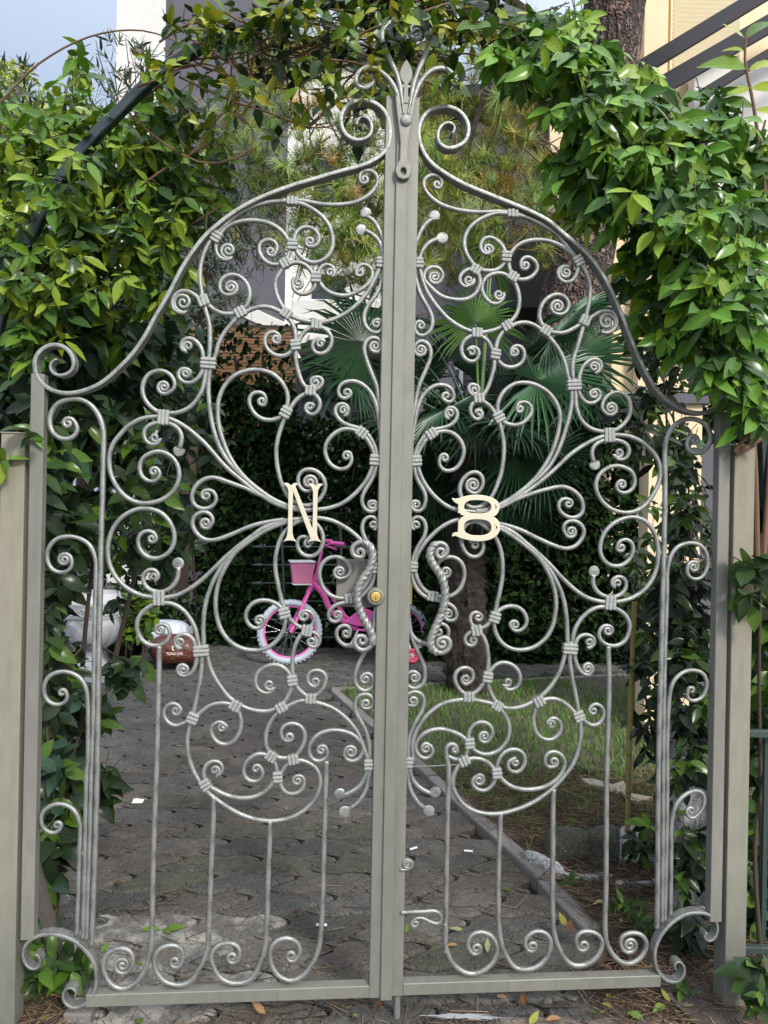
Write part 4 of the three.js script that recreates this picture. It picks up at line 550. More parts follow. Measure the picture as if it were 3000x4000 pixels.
{ const b = thing('house', 'pale house far behind the pine, seen in scraps between needles', 'house', V3(-2.2, 0, -21), 0.1); part(b, 'wall', worldUV(box(6.4, 14, 0.5, 0.6, 7, 0)), M.white); for (let i = 0; i < 3; i++) for (let j = 0; j < 3; j++) { const w = part(b, 'window', box(0.9, 1.4, 0.06, -1.6 + i * 2.1, 4 + j * 3.2, 0.27), M.steelDark); part(w, 'pane', box(0.8, 1.3, 0.03, -1.6 + i * 2.1, 4 + j * 3.2, 0.3), M.glass); } part(b, 'roof', worldUV(box(6.8, 0.25, 1.4, 0.6, 14.1, 0)), M.greyWall); }
{ // cream house with an outside stair at the upper right
  const b = thing('house', 'cream house with slatted shutters and a dark outside stair', 'house', V3(0, 0, 0));
  const q = (x, y, d) => at(x, y, d); const w0 = q(2380, 0, 9.6);
  part(b, 'wall', worldUV(box(6.5, 9.5, 0.4, w0.x + 3.4, 4.75, -9.9)), M.cream);
  const a = q(2575, 0, 9.4); part(b, 'pilaster', worldUV(box(0.3, 9.4, 0.2, a.x, 4.7, -9.58)), M.cream);
  for (const [x0, x1, y0, y1] of [[2625, 2920, -420, 400]]) { const p = q(x0, y1, 9.55), r = q(x1, y0, 9.55), fr = part(b, 'shutter', box(r.x - p.x, r.y - p.y, 0.05, (p.x + r.x) / 2, (p.y + r.y) / 2, -9.66), M.blind); const n = Math.round((r.y - p.y) / 0.058), sl = []; for (let i = 0; i < n; i++) { const g = box(r.x - p.x - 0.06, 0.05, 0.014, 0, 0, 0); g.rotateX(0.45); g.translate((p.x + r.x) / 2, p.y + (i + 0.5) * 0.058, -9.622); sl.push(g); } part(fr, 'slats', mergeGeometries(sl), M.blind).userData.kind = 'stuff'; }
  const stair = (x0, y0, x1, y1, w, d) => { const p = q(x0, y0, d), r = q(x1, y1, d), l = p.distanceTo(r), g = box(l, w, 0.07, 0, 0, 0); g.rotateZ(Math.atan2(r.y - p.y, r.x - p.x)); g.translate((p.x + r.x) / 2, (p.y + r.y) / 2, (p.z + r.z) / 2); return g; };
  part(b, 'stair_stringer', stair(2500, 270, 3300, -215, 0.17, 8.8), M.steelDark); part(b, 'stair_stringer', stair(2560, 350, 3300, -75, 0.2, 8.7), M.steelDark); part(b, 'handrail', stair(2740, 370, 3300, 30, 0.1, 8.6), M.steelDark);
  const p = q(2950, 500, 9.3); part(b, 'annex_wall', worldUV(box(1.5, 3.4, 0.2, p.x, p.y - 0.9, -9.45)), M.white);
}
{ // end pier of a garden wall, seen in strips behind the right-hand shrubs
  const a = at(2615, 1800, 4.6), w = thing('garden_wall', 'cream garden pier glimpsed between leaves at the right upright bars', 'wall', V3(a.x, 0, -4.6), -0.15);
  part(w, 'pier', worldUV(box(0.3, 1.98, 0.3, 0, 0.99, 0)), M.cream); part(w, 'coping', worldUV(box(0.36, 0.06, 0.36, 0, 2.01, 0)), M.greyWall); part(w, 'panel', worldUV(box(0.9, 1.75, 0.12, 0.6, 0.88, -0.05)), M.greyWall);
}
{ const c = thing('canopy', 'white flat canopy roof with sloping white beam behind palm fan', 'canopy', V3(0, 0, 0));
  const p = at(1135, 1330, 9.2), r = at(1420, 1170, 9.2); part(c, 'fascia', box(r.x - p.x + 0.5, r.y - p.y, 1.2, (r.x + p.x) / 2 + 0.25, (r.y + p.y) / 2, -9.8, 0.03), M.white);
  const s = at(950, 1215, 9.1), e = at(1200, 1330, 9.1), g = box(s.distanceTo(e), 0.16, 0.12, 0, 0, 0, 0.01); g.rotateZ(Math.atan2(e.y - s.y, e.x - s.x)); g.translate((s.x + e.x) / 2, (s.y + e.y) / 2, -9.1); part(c, 'beam', g, M.white);
  for (const x of [p.x + 0.1, r.x + 0.4]) part(c, 'post', box(0.09, p.y, 0.09, x, p.y / 2, -10.1), M.steelDark);
  part(c, 'back_wall', worldUV(box(2.4, p.y, 0.1, (p.x + r.x) / 2 + 0.5, p.y / 2, -10.3)), M.greyWall); const w0 = at(1260, 1560, 10.2), w1 = at(1420, 1390, 10.2), w = part(c, 'window', box(w1.x - w0.x, w1.y - w0.y, 0.05, (w0.x + w1.x) / 2, (w0.y + w1.y) / 2, -10.22), M.steelDark); for (const k of [-1, 1]) part(w, 'pane', box((w1.x - w0.x) / 2 - 0.06, w1.y - w0.y - 0.08, 0.03, (w0.x + w1.x) / 2 + k * (w1.x - w0.x) / 4, (w0.y + w1.y) / 2, -10.19), M.glass); }
{ const p = at(860, 1620, 8.3), r = at(1130, 1215, 8.3), w = thing('slat_screen', 'warm brown slatted wooden screen behind the left leaf', 'screen', V3((p.x + r.x) / 2 - 0.3, 0, -8.3));
  const tone = [0, 1, 2].map((i) => std({ map: texture(128, (x, y) => mix([0.17, 0.085, 0.034], [0.27, 0.15, 0.07], nB(x, y * 0.1 + i * 0.2)).map((v) => v * (0.8 + 0.15 * i)), true, 0.6, 6), roughness: 0.75 })); R = rng(808);
  for (let i = 0; i < 66; i++) part(w, 'slat', worldUV(box(1.5, 0.03, 0.018, rr(-0.02, 0.02), 1.0 + i * 0.0355, rr(-0.006, 0.006))), tone[Math.floor(R() * 3)]); part(w, 'backing', box(1.5, 2.4, 0.02, 0, 2.17, -0.03), M.twig); part(w, 'post', box(0.08, 3.4, 0.08, -0.72, 1.7, -0.08), M.twig); part(w, 'post', box(0.08, 3.4, 0.08, 0.72, 1.7, -0.08), M.twig); }

// ---------------------------------------------------------------- arch over the gate
{ const a = thing('garden_arch', 'dark blue-green metal arch carrying the vines over the gate', 'arch');
  const run = (pts) => { const g = sweepBox(pts.map(([x, y, d]) => at(x, y, d)), 0.028); return part(a, 'hoop', g, M.pipe); };
  run([[-60, 1700, 2.06], [-30, 1400, 2.06], [25, 1160, 2.07], [95, 990, 2.08], [180, 805, 2.08], [265, 660, 2.08], [372, 530, 2.08], [458, 446, 2.08], [545, 357, 2.08], [650, 268, 2.08], [755, 202, 2.08], [875, 134, 2.08], [1000, 84, 2.09], [1130, 42, 2.1], [1290, 8, 2.1], [1480, -10, 2.1], [1680, -5, 2.1], [1860, 18, 2.1], [2010, 60, 2.1], [2170, 140, 2.1], [2310, 235, 2.1], [2446, 340, 2.1], [2620, 520, 2.1], [2760, 740, 2.1], [2880, 1030, 2.1], [2950, 1380, 2.1], [2985, 1750, 2.1], [2995, 2300, 2.1]]);
}
function sweepBox(pts, w) { const c = new THREE.CatmullRomCurve3(pts, false, 'centripetal'), n = 110, P = [], idx = [], uv = []; for (let i = 0; i <= n; i++) { const p = c.getPoint(i / n), t = c.getTangent(i / n), s = t.clone().cross(V3(0, 0, 1)).normalize(), f = s.clone().cross(t).normalize(); for (const [a, b] of [[-1, -0.8], [-0.8, -1], [0.8, -1], [1, -0.8], [1, 0.8], [0.8, 1], [-0.8, 1], [-1, 0.8]]) { const q = p.clone().addScaledVector(s, a * w / 2).addScaledVector(f, b * w / 2); P.push(q.x, q.y, q.z); uv.push(a * 0.1, i * 0.03); } } for (let i = 0; i < n; i++) for (let k = 0; k < 8; k++) { const a = i * 8 + k, b = i * 8 + (k + 1) % 8; idx.push(a, b, a + 8, b, b + 8, a + 8); } const g = new THREE.BufferGeometry(); g.setAttribute('position', new THREE.Float32BufferAttribute(P, 3)); g.setAttribute('uv', new THREE.Float32BufferAttribute(uv, 2)); g.setIndex(idx); const f = g.toNonIndexed(); f.computeVertexNormals(); return f; }

// ---------------------------------------------------------------- plants
const jas = [leafGeo(0.40, 0.25, 0.12), leafGeo(0.46, 0.4, 0.2, 0.06), leafGeo(0.36, 0.15, 0.28, 0.05), leafGeo(0.42, 0.5, 0.05)], jasRest = leafGeo(0.42, 0.3, 0.15, 0.04, [0, 0.14, 0.4, 0.7, 0.9, 1]);
const lau = [leafGeo(0.42, 0.2, 0.2, 0.08, undefined, 0.9), leafGeo(0.48, 0.3, 0.35, 0.05), leafGeo(0.44, 0.1, 0.1, 0.1)], lauRest = leafGeo(0.45, 0.25, 0.22, 0.05, [0, 0.14, 0.4, 0.7, 0.9, 1]);
const rnd = [leafGeo(0.56, 0.2, 0.1), leafGeo(0.5, 0.35, 0.2, 0.05), leafGeo(0.6, 0.1, 0.15)], rndRest = leafGeo(0.55, 0.25, 0.12, 0.04, [0, 0.16, 0.45, 0.8, 1]);
const hedgeLeaf = leafGeo(0.55, 0.3, 0.15, 0, [0, 0.3, 0.7, 1]), thinLeaf = leafGeo(0.2, 0.2, 0.15, 0, [0, 0.3, 0.7, 1]);
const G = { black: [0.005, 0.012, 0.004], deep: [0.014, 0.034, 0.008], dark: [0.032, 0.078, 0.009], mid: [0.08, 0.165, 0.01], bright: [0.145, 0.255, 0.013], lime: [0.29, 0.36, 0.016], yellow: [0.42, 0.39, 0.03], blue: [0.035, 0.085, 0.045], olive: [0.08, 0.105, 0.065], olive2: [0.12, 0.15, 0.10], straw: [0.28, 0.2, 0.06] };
const plant = (name, label, cat, x, y, d, group) => thing(name, label, cat, V3(at(x, y, d).x, 0, -d), 0, group);
function stems(p, name, list, r0, r1, seg, m = M.vine) { for (const pts of list) { const g = taper(pts, r0, r1, seg, 6); g.translate(-p.position.x, -p.position.y, -p.position.z); part(p, name, g, m); } }
function wander(a, b, n, amp) { const out = [a]; for (let i = 1; i < n; i++) out.push(a.clone().lerp(b, i / n).add(ball().multiplyScalar(amp))); out.push(b); return out; }

R = rng(1001);
{ const p = plant('climbing_vine', 'green climbing vine covering the left side of the arch', 'vine', 150, 2000, 2.2, 'vines on the arch');
  stems(p, 'stem', [[[80, 2400, 2.6], [70, 1700, 2.5], [75, 1150, 2.3], [200, 780, 2.1], [420, 500, 2.1], [700, 280, 2.1]], [[100, 2300, 2.6], [200, 1500, 2.5], [330, 1000, 2.3], [560, 720, 2.15], [820, 560, 2.15]], [[90, 2300, 2.7], [420, 1300, 2.6], [650, 950, 2.25], [870, 800, 2.2]]].map((l) => l.map((q) => at(...q))), 0.009, 0.003, 30);
  foliage(p, { blobs: [[130, 480, 2.3, 220, 190, 0.2, 65], [400, 600, 2.28, 250, 190, 0.2, 108], [140, 830, 2.22, 250, 220, 0.2, 124], [520, 830, 2.28, 270, 170, 0.2, 116], [720, 640, 2.3, 190, 200, 0.2, 56], [150, 1090, 2.2, 250, 190, 0.2, 124], [440, 1060, 2.35, 290, 190, 0.25, 116], [740, 800, 2.35, 120, 130, 0.15, 19], [310, 330, 2.4, 50, 140, 0.1, 11], [640, 420, 2.25, 130, 110, 0.12, 16], [230, 760, 2.02, 60, 60, 0.02, 4], [60, 1120, 2.0, 70, 60, 0.03, 6], [330, 640, 2.0, 60, 60, 0.02, 4], [110, 1330, 2.12, 140, 90, 0.06, 18], [25, 1800, 1.78, 22, 40, 0.02, 2], [112, 1690, 1.8, 15, 40, 0.02, 2]], len: 0.06, geos: jas, rest: jasRest, palette: [[0.03, 0.08, 0.012], [0.065, 0.155, 0.014], [0.11, 0.235, 0.018], [0.14, 0.265, 0.016], [0.24, 0.34, 0.018], [0.27, 0.36, 0.018]], droop: 0.6, jitter: 0.95, lenVar: 0.4, face: V3(0.05, 0.6, 0.85), gloss: 0.7 });
}
R = rng(1002);
{ const p = plant('laurel_bush', 'dark laurel bush with large leaves behind the left leaf', 'bush', 380, 2600, 2.9);
  stems(p, 'stem', [[[300, 3300, 2.9], [330, 2500, 2.8], [420, 1800, 2.9], [520, 1200, 2.9]], [[310, 3300, 2.9], [200, 2400, 2.7], [180, 1700, 2.6], [300, 1200, 2.7]], [[420, 2700, 3.1], [600, 1900, 3.2], [680, 1300, 3.2]]].map((l) => l.map((q) => at(...q))), 0.012, 0.004, 24, M.twig);
  foliage(p, { blobs: [[350, 1270, 2.75, 330, 200, 0.22, 78], [230, 1580, 2.65, 240, 280, 0.22, 90], [600, 1350, 3.05, 200, 240, 0.25, 63], [380, 1900, 2.8, 270, 280, 0.25, 90], [640, 1720, 3.4, 230, 320, 0.3, 82], [200, 2060, 2.6, 150, 140, 0.2, 36], [560, 2080, 3.5, 220, 130, 0.3, 45], [40, 1450, 2.6, 90, 300, 0.15, 45], [40, 1300, 2.9, 200, 500, 0.15, 90], [130, 1750, 2.35, 130, 330, 0.1, 45], [300, 1300, 2.4, 260, 120, 0.12, 30]], len: 0.09, geos: lau, rest: lauRest, palette: [G.deep, G.deep, G.dark, G.dark, G.mid, G.blue], droop: 0.35, gloss: 0.7, thin: 0.22, face: V3(0, 0.7, 0.7), single: 260 });
}
R = rng(1003);
{ const p = plant('laurel_bush', 'leafy laurel shoots beside the white urn and left frame', 'bush', 220, 3500, 2.35);
  stems(p, 'stem', [[[215, 3700, 2.35], [210, 3200, 2.35], [240, 2700, 2.4], [330, 2520, 2.5], [520, 2600, 2.7]], [[220, 3700, 2.35], [190, 3000, 2.3], [180, 2500, 2.4], [190, 2250, 2.45]], [[215, 3600, 2.35], [300, 2900, 2.45], [400, 2730, 2.6]]].map((l) => l.map((q) => at(...q))), 0.008, 0.003, 24, M.twig);
  foliage(p, { blobs: [[190, 2330, 2.5, 80, 160, 0.14, 20], [175, 2560, 2.45, 55, 130, 0.14, 19], [230, 2800, 2.4, 120, 160, 0.14, 27], [370, 2760, 2.55, 90, 90, 0.1, 11], [200, 3080, 2.35, 90, 190, 0.12, 30], [180, 3330, 2.3, 60, 130, 0.1, 11], [490, 2610, 2.7, 60, 60, 0.06, 8], [400, 3080, 2.5, 50, 60, 0.06, 7], [190, 2900, 2.75, 130, 500, 0.1, 60], [440, 2360, 3.1, 40, 30, 0.1, 3]], len: 0.08, geos: lau, rest: lauRest, palette: [G.deep, G.deep, G.dark, G.mid, G.blue], droop: 0.6, gloss: 0.8, jitter: 0.9, face: V3(0.1, 0.6, 0.8) });
}
R = rng(1004);
{ const p = plant('climbing_vine', 'thick glossy climbing vine over the right side of arch', 'vine', 2950, 2000, 2.0, 'vines on the arch');
  stems(p, 'stem', [[[2960, 2300, 2.05], [2930, 1600, 2.0], [2820, 1100, 2.0], [2560, 650, 2.02], [2280, 330, 2.05], [2000, 120, 2.05]], [[2990, 1700, 1.95], [2870, 1770, 1.93], [2930, 1690, 1.93], [2990, 1640, 1.95]], [[2980, 2300, 2.05], [2980, 1500, 2.1], [2700, 1000, 2.12], [2400, 700, 2.1], [2230, 560, 2.05]]].map((l) => l.map((q) => at(...q))), 0.009, 0.004, 30);
  foliage(p, { blobs: [[2150, 190, 2.02, 230, 150, 0.16, 74], [2350, 400, 2.0, 240, 210, 0.17, 119], [2540, 680, 1.96, 260, 250, 0.18, 169], [2740, 930, 1.94, 240, 260, 0.18, 169], [2860, 1230, 1.9, 170, 250, 0.15, 122], [2640, 1080, 2.1, 210, 230, 0.2, 108], [2930, 1520, 1.92, 90, 150, 0.1, 27], [2790, 1420, 1.84, 70, 70, 0.03, 9], [2190, 700, 2.0, 70, 110, 0.06, 11], [2030, 250, 2.0, 120, 90, 0.1, 22], [2640, 1330, 1.98, 90, 110, 0.1, 22], [2960, 800, 2.1, 120, 250, 0.15, 46], [2300, 800, 2.05, 70, 140, 0.1, 15], [2890, 560, 2.0, 110, 130, 0.08, 26], [2770, 430, 2.02, 90, 80, 0.06, 10]], len: 0.064, geos: jas, rest: jasRest, palette: [[0.036, 0.1, 0.014], [0.075, 0.185, 0.018], [0.12, 0.28, 0.022], [0.13, 0.3, 0.022], [0.15, 0.32, 0.022], [0.26, 0.4, 0.025]], droop: 0.95, gloss: 0.95, face: V3(-0.1, 0.55, 0.9), jitter: 0.9, lenVar: 0.42 });
}
R = rng(1005);
{ const p = plant('climbing_vine', 'thin tangled vine with small leaves over the gate crown', 'vine', 1500, 2000, 2.05, 'vines on the arch');
  const list = []; for (let i = 0; i < 46; i++) { const x0 = rr(500, 1700), y0 = rr(10, 260) + Math.max(0, (1000 - x0) * 0.25), x1 = x0 + rr(250, 650), y1 = y0 + rr(-130, 150); list.push(wander(at(x0, y0, rr(1.95, 2.2)), at(x1, y1, rr(1.95, 2.2)), 4, 0.045)); }
  for (let i = 0; i < 12; i++) { const x0 = rr(750, 1800), y0 = rr(120, 260); list.push(wander(at(x0, y0, rr(2, 2.1)), at(x0 + rr(-120, 120), y0 + rr(120, 330), rr(2, 2.15)), 4, 0.03)); }
  list.push([[480, 420, 2.1], [640, 560, 2.1], [820, 640, 2.1], [1000, 560, 2.1], [900, 420, 2.1], [740, 600, 2.1], [680, 480, 2.1]].map((q) => at(...q)), [[700, 300, 2.05], [870, 380, 2.05], [1050, 440, 2.05], [1250, 500, 2.05], [1400, 440, 2.02]].map((q) => at(...q)), [[0, 400, 2.1], [150, 250, 2.1], [360, 140, 2.1], [560, 120, 2.1], [760, 190, 2.1]].map((q) => at(...q)));
  stems(p, 'stem', list, 0.0032, 0.0018, 16);
  foliage(p, { blobs: [[860, 110, 2.08, 260, 90, 0.14, 34], [1250, 70, 2.05, 260, 90, 0.14, 60], [1620, 70, 2.05, 260, 90, 0.14, 66], [1930, 100, 2.05, 170, 110, 0.14, 44], [1230, 230, 2.08, 270, 90, 0.14, 34], [1000, 330, 2.1, 220, 90, 0.14, 22], [1300, 380, 2.1, 200, 90, 0.1, 12], [1660, 190, 2.05, 200, 60, 0.1, 12], [1500, 290, 1.98, 60, 40, 0.03, 3], [780, 420, 2.12, 150, 120, 0.1, 14], [1120, 500, 2.1, 90, 60, 0.06, 4], [1380, 560, 2.08, 60, 60, 0.04, 3], [1440, 340, 1.86, 50, 50, 0.02, 6], [1540, 70, 1.84, 90, 30, 0.03, 5], [1690, 100, 1.84, 40, 50, 0.03, 3], [1765, 330, 1.85, 45, 40, 0.02, 4], [1480, 200, 1.86, 60, 60, 0.02, 4], [880, 130, 1.98, 130, 60, 0.03, 10], [640, 260, 1.98, 80, 60, 0.03, 6], [1100, 60, 1.98, 120, 50, 0.03, 10]], len: 0.047, geos: rnd, rest: rndRest, palette: [G.deep, G.dark, G.mid, G.bright, G.lime, G.yellow], droop: 0.3, shoot: [2, 4], jitter: 0.8, thin: 0.35, stem: 0.0012 });
}
R = rng(1006);
{ const p = plant('shrub', 'glossy shrub filling the gap behind the right upright bars', 'shrub', 2640, 3400, 2.6);
  stems(p, 'stem', [[[2640, 3500, 2.6], [2650, 2900, 2.6], [2620, 2200, 2.6], [2600, 1500, 2.5]], [[2660, 3500, 2.6], [2700, 2700, 2.5], [2690, 1900, 2.4]], [[2620, 3300, 2.7], [2480, 2600, 2.9], [2420, 2560, 2.9]]].map((l) => l.map((q) => at(...q))), 0.01, 0.003, 24, M.twig);
  foliage(p, { blobs: [[2590, 1320, 2.45, 140, 160, 0.16, 33], [2560, 1650, 2.55, 130, 180, 0.16, 33], [2690, 1950, 2.45, 80, 250, 0.16, 36], [2660, 2300, 2.45, 100, 200, 0.16, 51], [2520, 2440, 2.85, 80, 140, 0.15, 27], [2560, 2650, 2.8, 110, 130, 0.15, 27], [2690, 2650, 2.4, 80, 220, 0.14, 39], [2670, 3000, 2.4, 70, 160, 0.1, 15], [2540, 2850, 2.8, 60, 100, 0.1, 10], [2700, 3370, 2.3, 60, 110, 0.1, 21], [2690, 3620, 2.2, 60, 120, 0.1, 12], [2640, 2250, 3.2, 210, 350, 0.2, 105], [2680, 2900, 3.0, 110, 400, 0.15, 68], [2510, 3260, 2.5, 50, 80, 0.06, 10]], len: 0.066, geos: jas, rest: jasRest, palette: [G.black, G.deep, G.deep, G.dark, G.dark, G.mid], droop: 0.65, gloss: 0.95, jitter: 0.9 });
}
R = rng(1007);
{ const p = plant('hedge', 'dark leafy hedge at the right edge beyond the post', 'hedge', 2990, 3800, 2.15);
  stems(p, 'stem', [[[2960, 3950, 2.05], [2975, 3300, 2.1], [2965, 2600, 2.1], [2985, 2000, 2.1]], [[2990, 3950, 2.05], [2950, 3300, 2.05], [2990, 3000, 2.1]]].map((l) => l.map((q) => at(...q))), 0.008, 0.004, 20, M.twig);
  foliage(p, { blobs: [[2985, 1900, 2.2, 70, 250, 0.1, 22], [3010, 2500, 2.3, 110, 450, 0.12, 60], [3020, 3300, 2.3, 120, 450, 0.12, 55], [2950, 2280, 1.9, 50, 80, 0.03, 4], [2970, 3830, 1.88, 40, 60, 0.04, 5], [3100, 2600, 2.6, 250, 900, 0.15, 130]], len: 0.078, geos: rnd, rest: rndRest, palette: [G.deep, G.dark, G.dark, G.mid], droop: 0.5, gloss: 0.7, single: 160 });
}
R = rng(1008);
{ const p = plant('garden_shoot', 'tall shoot with big leaf pairs against the cream house', 'shoot', 2930, 900, 2.0);
  stems(p, 'stem', [[[2990, 760, 2.0], [2945, 420, 2.0], [2910, 230, 2.0], [2915, 140, 2.0]], [[2985, 900, 2.05], [2970, 560, 2.05], [2990, 470, 2.05]]].map((l) => l.map((q) => at(...q))), 0.006, 0.003, 14);
  const mats = [G.mid, G.bright, G.lime].map((c) => leafMaterial(lin(...c), 0.7));
  for (const [x, y, dx, dy, l] of [[2912, 150, -0.7, 0.4, 0.075], [2914, 150, 0.6, 0.6, 0.09], [2912, 205, -0.95, 0.3, 0.06], [2920, 270, -1, 0.25, 0.125], [2925, 275, 0.9, 0.3, 0.11], [2930, 340, -0.9, -0.3, 0.09], [2935, 345, 1, 0.05, 0.1], [2945, 420, -0.9, 0.2, 0.115], [2950, 430, 0.9, -0.1, 0.1], [2960, 500, -1, -0.4, 0.12], [2970, 560, -0.6, -0.8, 0.12]]) { const q = at(x, y, 2.0).sub(p.position), m = part(p, 'leaf', lau[Math.floor(R() * 3)], mats[Math.floor(R() * 3)]); m.applyMatrix4(leafMatrix(q, V3(dx, dy, 0.15), V3(0.1, 0.5, 0.9).add(ball().multiplyScalar(0.4)), l)); } }
R = rng(1009);
{ // olive trees: thin grey-green leaves on wiry twigs
  const olive = (label, x, y, d, blobs, trunk) => { const p = plant('olive_tree', label, 'olive tree', x, y, d, 'olive trees behind the left vines'); stems(p, 'trunk', [trunk.map((q) => at(...q))], 0.05, 0.012, 24, M.twig);
    const tw = []; for (const b of blobs) for (let i = 0; i < b[6] / 4; i++) { const a = at(b[0] + rr(-0.6, 0.6) * b[3], b[1] + b[4] * rr(0.2, 1), b[2]); tw.push(wander(a, at(b[0] + rr(-1, 1) * b[3], b[1] + b[4] * rr(-1, 0.2), b[2] + rr(-0.2, 0.2)), 3, 0.03)); }
    stems(p, 'twig', tw, 0.004, 0.0015, 8, M.twig);
    foliage(p, { blobs, len: 0.055, geos: [thinLeaf], rest: thinLeaf, palette: [G.olive, G.olive2, G.blue, G.olive], shoot: [5, 9], droop: -0.3, single: 80, gloss: 0.1, spread: 0.7, lenVar: 0.35, stem: 0.001, jitter: 1 }); };
  olive('grey-green olive tree with wispy twigs reaching into the sky', 300, 1500, 3.6, [[60, 380, 3.4, 90, 170, 0.2, 22], [480, 350, 3.5, 160, 220, 0.2, 46], [230, 520, 3.6, 200, 150, 0.2, 60], [550, 560, 3.6, 200, 130, 0.2, 50]], [[330, 2000, 3.8], [340, 1300, 3.7], [300, 800, 3.6], [330, 450, 3.5]]);
  olive('silvery olive tree between the house corner and pine', 820, 1500, 4.2, [[800, 820, 4.1, 180, 200, 0.25, 110], [860, 560, 4.1, 130, 200, 0.25, 44], [760, 1050, 4.1, 190, 130, 0.25, 110], [820, 1180, 4.0, 170, 70, 0.2, 60], [1000, 900, 4.2, 130, 180, 0.25, 50]], [[700, 2300, 4.4], [760, 1600, 4.3], [800, 1000, 4.2], [840, 600, 4.1]]);
}
{ R = rng(1010); const p = plant('tree', 'sunlit yellow-green tree far behind at the left edge', 'tree', -50, 1500, 13);
  stems(p, 'trunk', [[at(-40, 2100, 13), at(-30, 1200, 13), at(20, 500, 13)]], 0.2, 0.06, 12, M.twig); foliage(p, { blobs: [[10, 520, 13, 200, 280, 1, 500], [-150, 700, 13, 250, 400, 1, 400], [300, 560, 13.5, 220, 140, 0.8, 260]], len: 0.15, geos: [rndRest], rest: rndRest, palette: [G.lime, G.yellow, G.lime], single: 0, droop: 0, stem: 0, shoot: [3, 5] }); }

